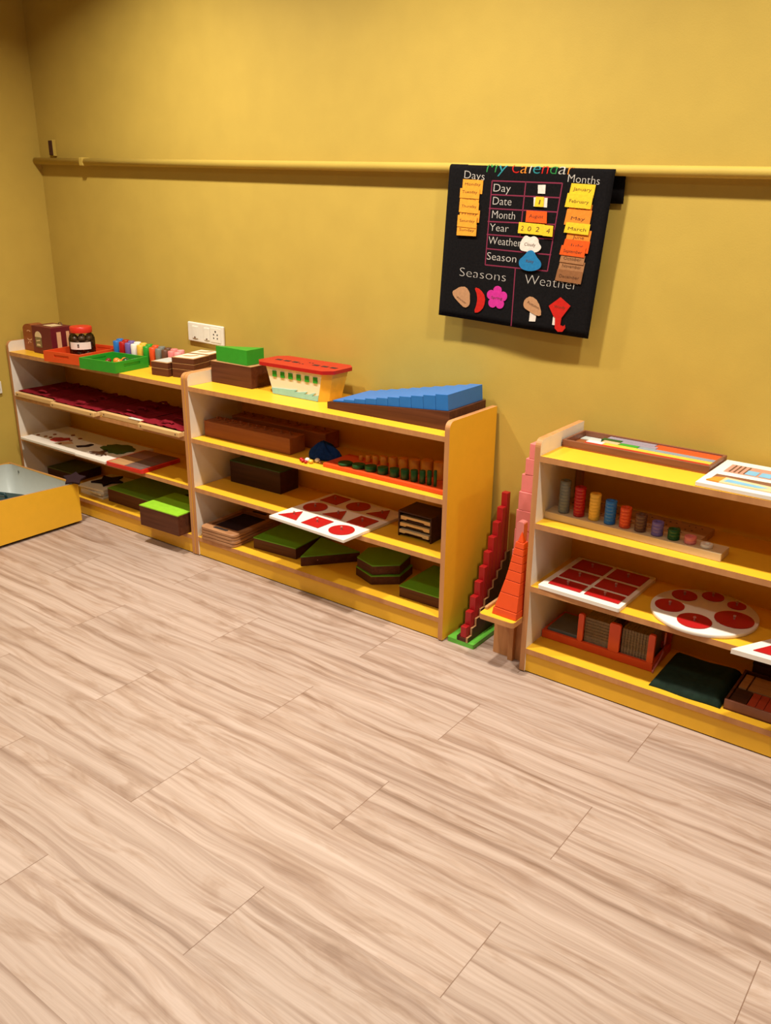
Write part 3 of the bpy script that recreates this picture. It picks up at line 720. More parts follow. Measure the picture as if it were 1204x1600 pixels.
# ================================================================== MIDDLE SHELF, BOTTOM
for i in range(4):
    t = thing('wooden_tray', '%s of the four stacked plywood trays on the middle shelf' % ('lowest', 'second lowest', 'third', 'topmost')[i], 'tray', (.112 + .002 * (i % 2), .139, ZD + i * .0142), math.radians(1.2 + .5 * (i % 2)), 'stacked plywood trays')
    W, L = .196, .285
    o_ = rrect(-W / 2, W / 2, -L / 2, L / 2, .022, 6); i_ = rrect(-W / 2 + .022, W / 2 - .022, -L / 2 + .046, L / 2 - .046, .006, 6)
    m = MB(); n = len(o_); z0, z1 = 0, .0135
    a = m.add([(x, y, z0 + .002) for x, y in o_]); b = m.add([(x, y, z1 - .0025) for x, y in o_])
    sh = lambda x, y: (x * (1 - .003 / (W / 2)), y * (1 - .003 / (L / 2)))
    e0 = m.add([(*sh(x, y), z0) for x, y in o_]); b2 = m.add([(*sh(x, y), z1) for x, y in o_]); c = m.add([(x, y, z1) for x, y in i_]); d_ = m.add([(x, y, .003) for x, y in i_])
    for k in range(n):
        l = (k + 1) % n
        m.face([a + k, a + l, b + l, b + k]); m.face([e0 + k, e0 + l, a + l, a + k]); m.face([b + k, b + l, b2 + l, b2 + k]); m.face([b2 + k, b2 + l, c + l, c + k]); m.face([c + k, c + l, d_ + l, d_ + k])
    m.face([d_ + k for k in range(n)]); m.face([e0 + k for k in range(n)][::-1])
    o = m.build('tray_body', TRAYW, t)
    MB().box(-W / 2 + .027, W / 2 - .027, -L / 2 + .051, L / 2 - .051, .0031, .0036).build('dark_inlay', PLUM, t)
    for s in (-1, 1): MB().prism(rrect(-.04, .04, s * (L / 2 - .026) - .008, s * (L / 2 - .026) + .008, .0075), .0136, .0140).build('grip_slot', DARK, t)
greentop('flat_box', 'green-topped brown box beside the stacked plywood trays', rect(.215, .198), 0, .047, (.378, .064, ZD), math.radians(4.5))
tri = [(0, 0), (.148, .180), (-.072, .205)]
t = greentop('triangular_box', 'green-topped triangular brown box between square and hexagonal boxes', tri, 0, .0405, (.545, .034, ZD), 0)
knob(t, .045, .048, .02, .003, .004)
def hexa(R): return [(R * math.cos(PI / 3 * k), R * math.sin(PI / 3 * k)) for k in range(6)]
greentop('hexagonal_box', 'lower hexagonal brown box with green top', hexa(.107), 0, .0352, (.842, .174, ZD), math.radians(-20))
greentop('hexagonal_box', 'upper hexagonal green-topped box, stacked on its twin', hexa(.101), 0, .0372, (.838, .176, ZD + .036), math.radians(-17))
greentop('flat_box', 'green-topped brown box against the right side panel', rect(.195, .225), 0, .0425, (1.096, .056, ZD), math.radians(1))

# ================================================================== BETWEEN THE SHELVES
t = thing('rod_stand', 'dark stepped stand on a green base, holding the red rods', 'stand', (1.282, .018, 0), 0)
MB().prism(rrect(-.052, .052, 0, .272, .004), 0, .0165).build('green_base', plain('light_green_base', (.13, .48, .05), .4), t, bevel=.003)
prof = [(0, .0168)]; z = .03
for k in range(10):
    y = k * .0262; prof += [(y, .034 + k * .0262), (y + .0262, .034 + k * .0262)]
prof += [(.2625, .0168)]
m = MB().prism(prof, .022, .0285, 'x', 0); mm = m.build('right_side', [BROWN2], t)
MB().prism(prof, -.014, -.004, 'x', 0).build('left_side', [BROWN2], t)
ed = MB()
for k in range(10):
    y = k * .0262; ed.box(.0218, .0287, y, y + .0262, .034 + k * .0262, .0352 + k * .0262); ed.box(.0218, .0287, y - .0006, y, .034 + (k - 1) * .0262 if k else .0168, .0352 + k * .0262)
ed.build('step_edge', TANW, t)
MB().box(-.004, .022, 0, .262, .0168, .030).build('floor_block', BROWN, t)
for k in range(10):
    h = .040 + .0462 * k
    o = MB().box(-.0115, .0115, -.0115, .0115, 0, h).build('red_rod', REDROD, None, (1.2908, .0315 + .0256 * k, .0306), bevel=.002)
    tag(o, ('shortest red rod at the front of the green-based stand' if k == 0 else 'tallest red rod at the back of the stand, by the wall' if k == 9 else '%s red rod from the front of the stepped stand' % ORD[k]), 'rod', 'red rods in the stepped stand')

ST = .1885
t = thing('stool', 'small yellow-topped wooden stool under the orange pyramid tower', 'stool', (1.458, .03, 0))
MB().prism(rrect(-.064, .061, -.095, .095, .012), ST - .0175, ST).build('seat', [EDGE], t, bevel=.002)
MB().prism(rrect(-.063, .060, -.094, .094, .011), ST, ST + .0008).build('yellow_top', LAM, t)
MB().box(-.063, -.053, -.06, .088, ST + .001, ST + .0115).build('lip', TANW, t, bevel=.002)
MB().box(-.070 + .004, .048, .018, .034, 0, ST - .0176).build('leg_panel', EDGE, t, bevel=.001)
m = MB().box(-.002, .016, -.0, .0178, 0, ST - .0176); m.box(-.002, .016, .0342, .09, 0, ST - .0176); m.build('cross_panel', EDGE, t, bevel=.001)
# orange pyramid of tapered blocks
zb = ST + .0012
def lerp(T, z):
    for (z0, a), (z1, b) in zip(T, T[1:]):
        if z <= z1: return a + (b - a) * (z - z0) / (z1 - z0)
    return T[-1][1]
TL_ = [(zb, 1.429), (.32, 1.458), (.432, 1.474)]; TR_ = [(zb, 1.5165), (.32, 1.510), (.432, 1.504)]
TF_ = [(zb, -.046), (.32, -.018), (.432, -.002)]; TB_ = [(zb, .05), (.32, .036), (.432, .026)]
def lvl(z): return [(lerp(TL_, z), lerp(TF_, z) + .004, z), (lerp(TR_, z), lerp(TF_, z), z), (lerp(TR_, z), lerp(TB_, z), z), (lerp(TL_, z), lerp(TB_, z), z)]
cuts = [zb, .213, .264, .306, .338, .365, .390, .412, .432]
for k in range(len(cuts)):
    z0 = cuts[k] + .0012 * (k > 0)
    if k < len(cuts) - 1:
        A = lvl(z0); B = lvl(cuts[k + 1] - .0004)
        if k == 0: B = lvl(cuts[1] - .012); B = [(x, y, cuts[1] - .0004) for x, y, z in B]
    else:
        A = [(1.489 + dx * .0095, .012 + dy * .0095, z0) for dx, dy in ((-1, -1), (1, -1), (1, 1), (-1, 1))]; B = [(1.489 + dx * .0008, .012 + dy * .0008, .464) for dx, dy in ((-1, -1), (1, -1), (1, 1), (-1, 1))]
    c = Vector((1.475, .005, zb))
    o = MB().loft([Vector(a) - c for a in A], [Vector(b) - c for b in B]).build('tapered_block', ORANGE, None, c, bevel=.0014 if k < len(cuts) - 1 else 0)
    tag(o, ('widest bottom block of the orange pyramid tower' if k == 0 else 'pointed tip of the orange pyramid tower' if k == len(cuts) - 1 else '%s block from the base of the orange pyramid tower' % ORD[k]), 'block', 'blocks of the orange pyramid tower')
# pink tower behind
z = .0006; s = .0895; n = 10
sizes = [.050 + .00435 * (9 - k) for k in range(10)]
LEFT = [1.372, 1.374, 1.376, 1.378, 1.380, 1.383, 1.386, 1.390, 1.400, 1.411]
for k in range(10):
    s = sizes[k]; x = LEFT[k] + s / 2
    o = MB().box(-s / 2, s / 2, -s / 2, s / 2, 0, s - .0006).build('pink_cube', PINK, None, (x, .203 + .002 * math.sin(k * 2), z), math.radians((0, 1, -1, 2, 0, -2, 1, 0, 2, -1)[k]), bevel=.0015)
    tag(o, ('smallest pink cube at the top of the tower by the right shelf' if k == 9 else 'largest pink cube at the bottom of the tower' if k == 0 else '%s pink cube from the bottom of the tower behind the stool' % ORD[k]), 'cube', 'pink cube tower'); z += s
o = MB().prism(rrect(-.013, .013, 0, .266, .008), -.013, .013, 'y').build('pink_post', LPINK, None, (1.433, .118, ST + .0013), bevel=.001)
tag(o, 'pale pink round-topped post between orange pyramid and pink cube tower', 'post')

# ================================================================== RIGHT SHELF, TOP
wood('rod_tray_wood', (.16, .055, .028), (.24, .09, .045), .4)
t = thing('rod_tray', 'shallow brown tray of coloured strips on the right shelf', 'tray', (1.766, .197, Z1 + E_), math.radians(-1.2))
W, L, H = .444, .148, .0225
MB().box(-W / 2, W / 2, -L / 2, L / 2, 0, .004).build('base', MAHOG, t)
for s in (-1, 1):
    MB().box(-W / 2, W / 2, s * L / 2 - (.008 if s > 0 else 0), s * L / 2 + (0 if s > 0 else .008), .004, H).build('long_wall', MATS['rod_tray_wood'], t, bevel=.001)
    MB().box(s * W / 2 - (.008 if s > 0 else 0), s * W / 2 + (0 if s > 0 else .008), -L / 2 + .008, L / 2 - .008, .004, H).build('end_wall', MATS['rod_tray_wood'], t, bevel=.001)
MB().box(-W / 2 + .010, -W / 2 + .075, L / 2 - .045, L / 2 - .010, .0042, .006).build('white_patch', GREYB, t)
iw = W - .018; rowsR = [-.052, -.026, 0.0, .026, .052]
strips = [(0, .12, 1, RED, 'long red'), (1, .12, .24, WHITE, 'short white'), (1, .245, 1, YEL, 'long yellow'), (2, .21, .33, PEACH, 'short peach'), (2, .335, .47, GREEN, 'short green'), (2, .475, 1, SLATE, 'long slate grey'), (3, .18, .32, DGREEN, 'short dark green'), (3, .325, .58, MAUVE, 'short mauve'), (3, .585, 1, ORANGE, 'orange-red'), (4, .20, .55, MAUVE, 'mauve back-row'), (4, .555, 1, ORANGE, 'orange-red back-row')]
for r, a, b, mt, nm in strips:
    y = rowsR[r]; x0 = -iw / 2 + a * iw; x1 = -iw / 2 + b * iw
    o = MB().box(-(x1 - x0) / 2, (x1 - x0) / 2, -.0118, .0118, 0, .0145).build('coloured_strip', mt, None, t.matrix_basis @ Vector(((x0 + x1) / 2, y, .0046)), math.radians(-1.2), bevel=.0008)
    tag(o, '%s wooden strip in the shallow brown tray' % nm, 'strip', 'coloured strips in the brown tray')
t = thing('puzzle_board', 'white puzzle board with blue windows on the right shelf top', 'puzzle', (1.988, -.002, Z1 + E_), math.radians(-1))
MB().box(0, .36, 0, .262, 0, .0115).build('board', WHITE, t, bevel=.0012)
MB().box(.028, .30, .138, .222, .0115, .0122).build('rose_panel', plain('rose_print', (.50, .25, .18), .5), t)
for x in (.040, .052, .064, .078): MB().box(x, x + .004, .145, .215, .0122, .0130).build('brown_stripe', BRN, t)
for k in range(3): MB().box(.082 + k * .036, .112 + k * .036, .145, .185, .0122, .0132).build('blue_window', SKYB, t)
MB().box(.20, .204, .14, .215, .0122, .013).build('brown_stripe', BRN, t)
MB().prism([(.022, .104), (.34, .118), (.35, .090), (.30, .050), (.13, .070), (.022, .050)], .0115, .0120).build('brown_recess', plain('recess_brown', (.20, .085, .045), .5), t)
p = MB().prism([(.052, .026), (.34, .022), (.345, .040), (.16, .070), (.055, .078)], .0120, .0150).build('pencil_piece', PALEW, t)
MB().prism([(.018, .028), (.052, .026), (.055, .078), (.030, .066)], .0120, .0150).build('orange_piece', FELT['tangerine'], t)
MB().prism([(.060, .036), (.15, .034), (.17, .05), (.065, .062)], .0150, .0156).build('blue_print', SKYB, p)

# ================================================================== RIGHT SHELF, SECOND LEVEL
t = thing('peg_board', 'long pale wooden board carrying ten stacks of coloured rings', 'board', (1.808, .0, Z2 + E_), math.radians(-1.6))
MB().box(-.270, .262, .044, .112, 0, .0225).build('front_strip', PALEW, t, bevel=.001)
MB().box(-.262, .182, .1125, .232, 0, .021).build('back_strip', TANW, t, bevel=.001)
m = MB()
random.seed(5)
for a in range(22):
    for b in range(3):
        if (a * 7 + b * 5) % 4 == 0: continue
        m.cyl(-.24 + a * .0188, .136 + b * .034, .0211, .0218, .0028, 8)
m.build('small_holes', BRN, t)
RC = [('grey', GREY), ('red', RED), ('yellow', YEL), ('blue', BLUE), ('orange', ORANGE), ('brown', BRN), ('purple', PURPLE), ('green', DGREEN), ('pink', PINK), ('white', WHITE)]
PX = [1.589, 1.639, 1.688, 1.738, 1.785, 1.832, 1.882, 1.930, 1.977, 2.023]
for k, (nm, mt) in enumerate(RC):
    nr = 10 - k; rh = .0101; pr = [(.006, 0)]
    for q in range(nr):
        z0 = q * rh; pr += [(.0159, z0 + .0002), (.0165, z0 + .0011), (.0165, z0 + rh - .0011), (.0159, z0 + rh - .0002)]
    pr += [(.0075, nr * rh), (.006, nr * rh - .004), (0, nr * rh - .004)]
    o = MB().lathe(pr, 0, 0, 26).build('ring_stack', mt, None, (PX[k], .0775 - .0016 * k, Z2 + .0238)); tag(o, '%s stack of rings on the pale peg board' % nm, 'ring stack', 'coloured ring stacks on the peg board')

# ================================================================== RIGHT SHELF, THIRD LEVEL
t = thing('inset_board', 'white board with six red rectangles on the right shelf', 'board', (1.563, -.007, ZB), math.radians(-1.4), 'white inset boards')
MB().prism(rrect(0, .264, 0, .281, .006), 0, .0115).build('board', WHITE, t, bevel=.0015)
for r in range(3):
    for c in range(2):
        w_ = (.114, .117)[c]; h_ = (.056, .068, .078)[r]; x = .074 + c * .121; y = (.055, .133, .224)[r]
        p = t.matrix_basis @ Vector((x, y, .0119))
        inset('rectangle_inset', p, math.radians(-1.4), rect(w_ - .008, h_, -h_ / 2), 'red rectangle inset, %s of the %s row on the six-rectangle board' % (('left', 'right')[c], ROWN[r]), 'red insets on the six-rectangle board', p.z)
t = thing('round_board', 'round white board with six red discs on the right shelf', 'board', (2.026, .1285, ZB), 0, 'white inset boards')
MB().cyl(0, 0, 0, .0115, .1485, 64, bev=.0015).build('board', WHITE, t)
for k, (x, y, r, nm) in enumerate(((2.112, .121, .0535, 'largest red disc'), (2.025, .044, .047, 'second largest red disc, nearest the shelf front'), (1.935, .100, .0415, 'red disc at the left edge'), (1.947, .193, .0365, 'red disc at the back left'), (2.018, .236, .0315, 'second smallest red disc, at the back'), (2.092, .217, .0262, 'smallest red disc'))):
    inset('disc_inset', (x, y), 0, circ(0, 0, r), nm + ' of the round white board', 'red discs on the round board', ZB + .0119)
t = thing('inset_board', 'white triangular board with red triangle, cut off at the photo edge', 'board', (2.155, -.058, ZB), math.radians(1), 'white inset boards')
MB().prism([(0, 0), (.31, 0), (.155, .262)], 0, .0135).build('board', WHITE, t, bevel=.0015)
p = t.matrix_basis @ Vector((.155, .084, .0139))
inset('triangle_inset', p, math.radians(1), [(-.105, -.060), (.105, -.060), (0, .118)], 'red triangle inset on the triangular board at the photo edge', None, p.z)

# ================================================================== RIGHT SHELF, BOTTOM
t = thing('bead_rack', 'orange-red rack of grey bead plates on the right shelf', 'rack', (1.715, .094, ZD))
x0, x1, dd = -.173, .195, .165
MB().box(x0, x1, 0, .011, 0, .027).build('front_rail', ORANGE, t, bevel=.0015)
MB().box(x0, x1, dd - .011, dd, 0, .027).build('back_rail', ORANGE, t, bevel=.0015)
for x in (x0, x1 - .011): MB().box(x, x + .011, .011, dd - .011, 0, .027).build('end_rail', ORANGE, t, bevel=.0015)
MB().box(x0 + .011, x1 - .011, .011, dd - .011, .001, .007).build('floor_plate', BROWN2, t)
for xa_, xb_ in ((-.052, -.034), (.051, .086), (.174, .194)):
    pz = .122
    for y in (.0, dd - .010):
        MB().prism(rrect(xa_, xb_, .0272, pz, .006), y, y + .010, 'y').build('post', ORANGE, t)
gp = 'grey-brown bead plates in the orange-red rack'
for k in range(2):
    o = MB().box(-.052, .052, 0, .13, 0, .012).build('bead_plate', GREYB if k else BEADS, None, (1.606, .112, ZD + .0072 + .0126 * k)); 
    o.data.materials.clear(); o.data.materials.append(GREY)
    tag(o, '%s flat grey plate in the left bay of the orange rack' % ('lower', 'upper')[k], 'plate', gp)
for k in range(10):
    o = MB().box(-.041, .041, 0, .128, 0, .0100).build('bead_plate', BEADS, None, (1.7225, .1062, ZD + .0072 + .0104 * k), bevel=.0012)
    tag(o, 'flat grey-brown bead plate in the level pile of the rack', 'plate', 'bead plates piled flat in the rack')
for k in range(9):
    o = MB().box(0, .0088, 0, .122, 0, .104).build('bead_plate', BEADS, None, (1.8030 + .0094 * k, .1062, ZD + .0072), bevel=.0012)
    tag(o, 'upright grey-brown bead plate in the right bay of the rack', 'plate', 'bead plates standing upright in the rack')
o = MB().tube([(0, 0, .105), (.0, 0, .07), (-.002, -.004, .04), (-.004, -.02, .02), (-.006, -.055, .006), (-.003, -.075, .004)], .0032, 8).build('pink_string', PINK, None, (1.917, .165, ZD)); tag(o, 'pink string hanging between the orange rack and the dark green mat', 'string')

m = MB(); nx, ny = 24, 20; g = []
for a in range(nx + 1):
    row = []
    for b in range(ny + 1):
        u, v = a / nx, b / ny; ed_ = min(1, 6 * u, 6 * (1 - u), 5 * v, 5 * (1 - v)); z = .031 * (1 - (1 - ed_) ** 2.5) + .0015 * math.sin(5 * u + 3) + .0012 * math.sin(13 * v) * ed_
        row.append(m.add([(-.1025 + .205 * u, .222 * v + .002 * math.sin(9 * u), z + .002)]))
    g.append(row)
for a in range(nx):
    for b in range(ny): m.face([g[a][b], g[a+1][b], g[a+1][b+1], g[a][b+1]], 0, True)
bd = [g[a][0] for a in range(nx + 1)] + [g[nx][b] for b in range(1, ny + 1)] + [g[a][ny] for a in range(nx - 1, -1, -1)] + [g[0][b] for b in range(ny - 1, 0, -1)]
nb = m.add([(m.v[i][0], m.v[i][1], 0) for i in bd]); nn = len(bd)
for k in range(nn): l = (k + 1) % nn; m.face([bd[k], bd[l], nb + l, nb + k])
m.face([nb + k for k in range(nn)][::-1])
o = m.build('folded_mat', DKMAT, None, (2.033, .017, ZD)); tag(o, 'folded dark green mat on the bottom of the right shelf', 'mat')

t = thing('slat_tray', 'brown tray of red and tan wooden slats at the photo edge', 'tray', (2.30, .128, ZD), 0)
W, L, H = .316, .204, .031
MB().box(-W / 2, W / 2, -L / 2, L / 2, 0, .004).build('base', BROWN, t)
for s in (-1, 1):
    MB().box(-W / 2, W / 2, s * L / 2 - (.007 if s > 0 else 0), s * L / 2 + (0 if s > 0 else .007), .004, H).build('long_wall', plain('rosy_brown_wood', (.20, .07, .04), .45) if s < 0 else BROWN, t, bevel=.001)
    MB().box(s * W / 2 - (.007 if s > 0 else 0), s * W / 2 + (0 if s > 0 else .007), -L / 2 + .007, L / 2 - .007, .004, H).build('end_wall', BROWN, t, bevel=.001)
gs = 'wooden slats in the brown tray'
zz = ZD + .0046
def slat(x0, x1, y0, y1, mt, lab, h=.022):
    o = MB().box(-(x1 - x0) / 2, (x1 - x0) / 2, -(y1 - y0) / 2, (y1 - y0) / 2, 0, h).build('counting_block', mt, None, ((x0 + x1) / 2, (y0 + y1) / 2, zz), bevel=.001); tag(o, lab, 'slat', gs)
slat(2.151, 2.196, .036, .118, BROWN2, 'dark brown block at the left front of the slat tray')
for k in range(5): slat(2.198 + k * .0225, 2.2195 + k * .0225, .036, .118, plain('brick_red_slat', (.40, .045, .02), .45) if k == 0 else MATS['brick_red_slat'], '%s red slat from the dark block in the brown tray' % ORD[k])
slat(2.152, 2.174, .124, .212, TANW, 'narrow tan slat at the back left of the slat tray')
slat(2.178, 2.30, .124, .212, TANW, 'wide tan slat at the back of the slat tray')
t = thing('dark_box', 'small dark box behind the slat tray', 'box', (2.29, .2335, ZD))
MB().box(-.13, .13, 0, .04, 0, .055).build('body', BROWN2, t, bevel=.001)
MB().box(-.131, .131, -.0012, .041, .055, .060).build('lid', PLUM, t)

# ================================================================== CALENDAR on the rail
CU, CV = .556, .478
cTL, cTR, cBL, cBR = (1.020, 1.527), (1.576, 1.511), (.995, 1.055), (1.537, 1.028)
RR = .0168
CAL0 = Vector((1.298, .26, 1.50))
def cal(u, v, h=0.0):     # u, v in mm on the cloth, h in m towards the room
    U = u / 556.; ve = max(v, 15.) ; V = ve / 478.
    x = cTL[0] * (1 - U) * (1 - V) + cTR[0] * U * (1 - V) + cBL[0] * (1 - U) * V + cBR[0] * U * V
    z = cTL[1] * (1 - U) * (1 - V) + cTR[1] * U * (1 - V) + cBL[1] * (1 - U) * V + cBR[1] * U * V
    yr = .277
    if v >= 15:
        y = yr - RR - h + .004 * math.sin(U * 7) * V * V
    else:
        s = (15. - v) / 1000.; th = s / RR
        if th < PI:
            y = yr - (RR + h) * math.cos(th); z += (RR + h) * math.sin(th)
        else:
            y = yr + RR + h; z -= (s - PI * RR)
        x += .018 * min(1, max(0, (th - .8) / 2))
    return Vector((x, y, z)) - CAL0
t = thing('wall_calendar', 'black felt calendar hung over the yellow wall rail', 'calendar', CAL0)
m = MB(); vs = [15 - RR * PI * 1000 - 82, 15 - RR * PI * 1000 - 40] + [15 - RR * PI * 1000 * (1 - k / 10) for k in range(11)] + [15 + 463 * k / 20 for k in range(1, 21)]
g = [[m.add([cal(556 * a / 28, v)]) for v in vs] for a in range(29)]
for a in range(28):
    for b in range(len(vs) - 1): m.face([g[a][b], g[a][b+1], g[a+1][b+1], g[a+1][b]], 0, True)
cloth = m.build('cloth', BLACKF, t)
sm = cloth.modifiers.new('thick', 'SOLIDIFY'); sm.thickness = .0012; sm.offset = -1
def text2d(body, off=0.0, res=3, sub=False):
    cu = bpy.data.curves.new('lettering', 'FONT'); cu.body = body; cu.resolution_u = res; cu.offset = off
    ob = bpy.data.objects.new('lettering', cu); me = bpy.data.meshes.new_from_object(ob)
    if sub:
        bm = bmesh.new(); bm.from_mesh(me); bmesh.ops.triangulate(bm, faces=bm.faces); bmesh.ops.subdivide_edges(bm, edges=bm.edges, cuts=5, use_grid_fill=True); bmesh.ops.triangulate(bm, faces=bm.faces); bm.to_mesh(me); bm.free()
    V = [(v.co.x, v.co.y) for v in me.vertices]; F = [list(p.vertices) for p in me.polygons]
    bpy.data.objects.remove(ob); bpy.data.curves.remove(cu); bpy.data.meshes.remove(me)
    return V, F
def put_text(m, body, u0, u1, vb, cap, h, tilt=0.0, mat=0, off=0.0, slant=0.0, sub=False):
    V, F = text2d(body, off, 3, sub); xs = [p[0] for p in V]; a, b = min(xs), max(xs); k = (u1 - u0) / (b - a); c = cap / .69
    P = []
    for x, y in V:
        u = u0 + (x - a) * k + slant * y * c; v = vb - y * c + tilt * (u - u0); P.append(cal(u, v, h))
    i = m.add(P)
    for f in F: m.face([i + q for q in f], mat)
def writing(parent, items, mat, h, off=-.012, slant=0.0, name='lettering'):
    for it in items:
        m = MB(); put_text(m, it[0], it[1], it[2], it[3], it[4], h, it[5] if len(it) > 5 else 0, 0, off, slant)
        m.build(name, mat, parent)
def band(m, p, q, wd, h):
    d = Vector((q[0] - p[0], q[1] - p[1])); n = Vector((-d.y, d.x)).normalized() * wd / 2; k = 12; ids = []
    for a in range(k + 1):
        c = (p[0] + d.x * a / k, p[1] + d.y * a / k); ids.append((m.add([cal(c[0] - n.x, c[1] - n.y, h)]), m.add([cal(c[0] + n.x, c[1] + n.y, h)])))
    for A, B in zip(ids, ids[1:]): m.face([A[0], B[0], B[1], A[1]])
# title, one colour per letter
tm = MB(); cols = [FELT['green'], FELT['teal'], FELT['red'], FELT['tangerine'], FELT['grey'], FELT['teal'], FELT['red'], FELT['green'], FELT['grey'], FELT['tangerine']]
for k, (ch, a, b) in enumerate((('M', 136, 170), ('y', 176, 206), ('C', 224, 250), ('a', 254, 276), ('l', 284, 288), ('e', 296, 320), ('n', 326, 346), ('d', 352, 374), ('a', 380, 404), ('r', 410, 426))):
    put_text(tm, ch, a, b, 22, 33, .0020, 0, k, -.012, .12, True)
tm.build('title', cols, t)
writing(t, [('Days', 58, 132, 41, 23, .06), ('Months', 414, 514, 42, 22, .05)], LINE, .0016, -.014)
writing(t, [('Day', 168, 228, 77, 23), ('Date', 170, 236, 115, 23), ('Month', 172, 254, 155, 23), ('Year', 168, 236, 193, 22), ('Weather', 168, 286, 233, 23), ('Season', 168, 276, 281, 23)], LINE, .0016, -.012)
writing(t, [('Seasons', 70, 246, 342, 28), ('Weather', 315, 496, 341, 29)], LINE, .0016, -.022)
m = MB()
for p, q in (((160, 46), (398, 46)), ((160, 46), (164, 298)), ((398, 46), (389, 296)), ((164, 298), (389, 296)), ((277, 46), (279, 205)),
             ((159, 86), (398, 86)), ((158, 127), (397, 126)), ((158, 166), (395, 161)), ((159, 205), (393, 203)), ((161, 248), (394, 248)), ((276, 297), (286, 476))): band(m, p, q, 3.6, .0013)
m.build('grid_ribbon', WINE, t)
def card(name, poly, mat, h, txt=None, ink=None, th=.0016):
    m = MB(); n = len(poly)
    ar = sum(p[0] * q[1] - q[0] * p[1] for p, q in zip(poly, poly[1:] + poly[:1]))
    if ar < 0: poly = poly[::-1]
    i = m.add([cal(u, v, h) for u, v in poly]); j = m.add([cal(u, v, h + th) for u, v in poly])
    m.face([i + k for k in range(n)]); m.face([j + k for k in range(n)])
    for k in range(n): l = (k + 1) % n; m.face([i + k, i + l, j + l, j + k])
    o = m.build(name, mat, t)
    if txt: writing(o, txt, ink or INK, h + th + .0004, -.006, .12)
    return o
# day cards
DAYS = ['Monday', 'Tuesday', 'Wednesday', 'Thursday', 'Friday', 'Saturday', 'Sunday']
dp = [(55, 44, 129, 81), (49, 74, 121, 96), (50, 94, 120, 116), (51, 113, 123, 140), (54, 136, 128, 167), (50, 155, 122, 184), (50, 182, 123, 213)]
dt = [62, 85, 104, 128, 150, 172, 200]
for k, (a, b, c, d) in enumerate(dp):
    sk = random.uniform(-2, 2)
    card('day_card', [(a, b - (3 if k else 0)), (c, b - (2 if k else -1) + sk), (c, d + (5 if k < 6 else 0)), (a, d - sk + (5 if k < 6 else 0))], FELT['orange'], .0014 + .0018 * (k % 2) + (.0018 if k in (5, 6) else 0) + .0004 * k, [(DAYS[k], a + 8, c - 8, dt[k], 8)])
MON = [('January', 427, 45, 504, 78, 'yellow'), ('February', 420, 76, 502, 109, 'yellow'), ('April', 431, 103, 503, 127, 'tangerine'), ('May', 425, 119, 505, 158, 'tangerine'), ('March', 429, 156, 507, 180, 'yellow'), ('June', 437, 174, 513, 205, 'tangerine'), ('July', 432, 203, 514, 231, 'red_orange'),
       ('September', 425, 221, 505, 243, 'red_orange'), ('October', 428, 244, 506, 264, 'tan'), ('November', 426, 263, 508, 289, 'tan'), ('December', 422, 290, 507, 323, 'brown')]
mt_ = [64, 97, 117, 144, 173, 196, 219, 236, 257, 279, 309]
hh = [.0030, .0046, .0014, .0030, .0048, .0014, .0034, .0052, .0034, .0016, .0034]
for k, (nm, a, b, c, d, cl) in enumerate(MON):
    w_ = {'May': 14, 'June': 16, 'July': 16, 'April': 16}.get(nm, 6)
    card('month_card', [(a + 2, b - (4 if k else 0)), (c + 1, b - (2 if k else -2)), (c - 1, d + (4 if k < 10 else 0)), (a - 2, d - 3 + (4 if k < 10 else 0))], FELT[cl], hh[k], [(nm, a + 4 + w_, c - 4 - w_, mt_[k], 9, .03)])
card('white_patch', [(320, 53), (345, 52), (347, 77), (323, 77)], FELT['white'], .0016)
card('white_patch', [(311, 88), (357, 88), (359, 115), (314, 114)], FELT['white'], .0016)
card('date_card', [(319, 86), (346, 86), (348, 114), (318, 114)], FELT['yellow'], .0036, [('1', 331, 335, 107, 13)])
card('current_month_card', [(293, 126), (362, 126), (366, 160), (294, 159)], FELT['red_orange'], .0036, [('August', 304, 352, 146, 10)])
card('year_card', [(273, 161), (361, 163), (361, 194), (273, 193)], FELT['yellow'], .0056, [('2', 282, 291, 185, 14), ('0', 305, 317, 185, 14), ('2', 333, 345, 185, 14)])
card('year_digit_card', [(360, 164), (391, 165), (393, 196), (360, 195)], FELT['yellow'], .0074, [('4', 370, 382, 187, 14)])
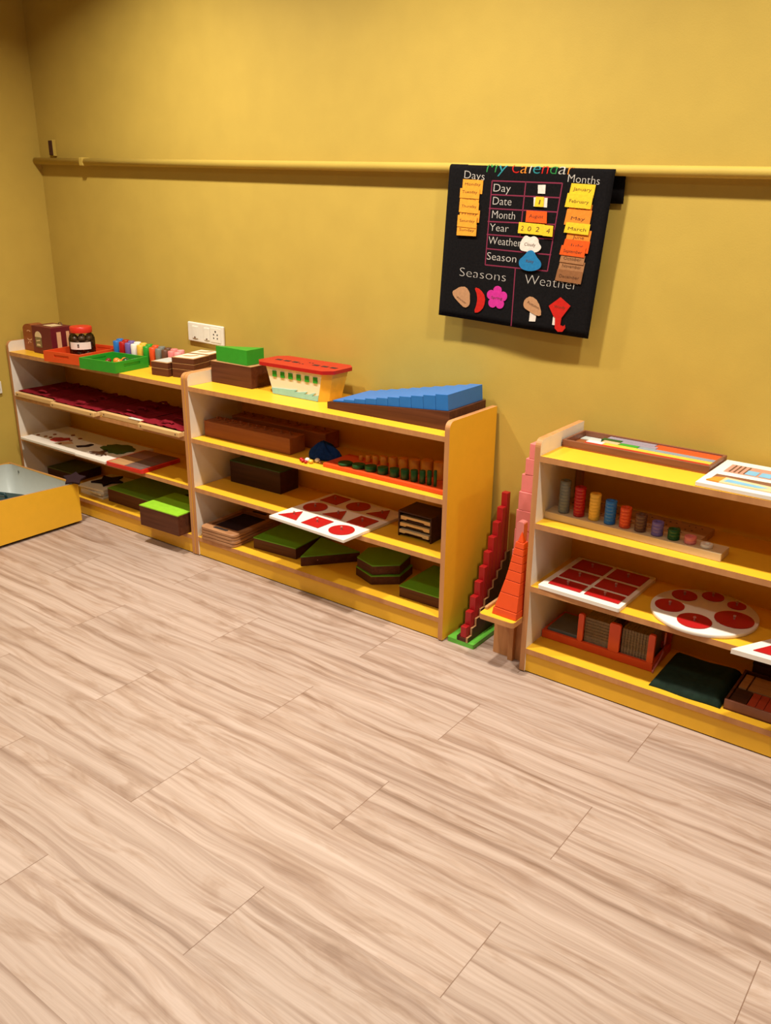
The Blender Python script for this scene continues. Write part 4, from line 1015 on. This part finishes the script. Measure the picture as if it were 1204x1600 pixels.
def smooth_poly(P, it=2):
    for _ in range(it): P = [q for a, b in zip(P, P[1:] + P[:1]) for q in ((a[0] * .75 + b[0] * .25, a[1] * .75 + b[1] * .25), (a[0] * .25 + b[0] * .75, a[1] * .25 + b[1] * .75))]
    return P
card('cloud_card', smooth_poly([(283, 230), (287, 214), (300, 196), (316, 204), (330, 197), (346, 206), (348, 218), (362, 230), (345, 247), (305, 245), (288, 243)]), FELT['white'], .0036, [('Cloudy', 300, 338, 228, 9)])
card('drop_card', smooth_poly([(318, 240), (335, 240), (348, 258), (369, 274), (366, 292), (332, 303), (296, 297), (286, 274), (304, 258)]), FELT['blue'], .0054, [('Rainy', 314, 340, 276, 8)])
card('autumn_leaf_card', smooth_poly([(48, 394), (62, 386), (76, 376), (100, 374), (117, 392), (118, 408), (120, 420), (118, 433), (102, 443), (80, 430), (54, 410)], 1), FELT['sand'], .0020, [('Winter', 66, 106, 412, 7, .45)])
card('crescent_card', smooth_poly([(132, 371), (156, 376), (178, 398), (176, 430), (158, 450), (138, 453), (148, 420), (146, 395)], 1), FELT['red'], .0020)
fl = []
for k in range(60):
    a = 2 * PI * k / 60; r = 22 + 11 * abs(math.cos(2.5 * a)) ** .7; fl.append((221 + r * 1.2 * math.cos(a - PI / 2), 395 + r * 1.12 * math.sin(a - PI / 2)))
card('flower_card', fl, FELT['magenta'], .0020, [('Spring', 200, 242, 399, 8)])
card('white_patch', [(349, 420), (373, 425), (372, 450), (350, 452)], FELT['white'], .0016)
card('mushroom_card', smooth_poly([(322, 403), (326, 386), (346, 374), (374, 388), (393, 426), (380, 433), (346, 421), (328, 414)], 1), FELT['sand'], .0034, [('Autumn', 336, 380, 397, 9, .35)])
card('white_patch', [(431, 428), (442, 428), (442, 452), (432, 452)], FELT['white'], .0016)
card('kite_card', [(447, 367), (484, 389), (460, 428), (460, 449), (470, 452), (475, 446), (478, 456), (470, 468), (455, 470), (443, 461), (439, 429), (434, 427), (412, 397)], FELT['red'], .0034, [('Windy', 430, 468, 400, 8)])
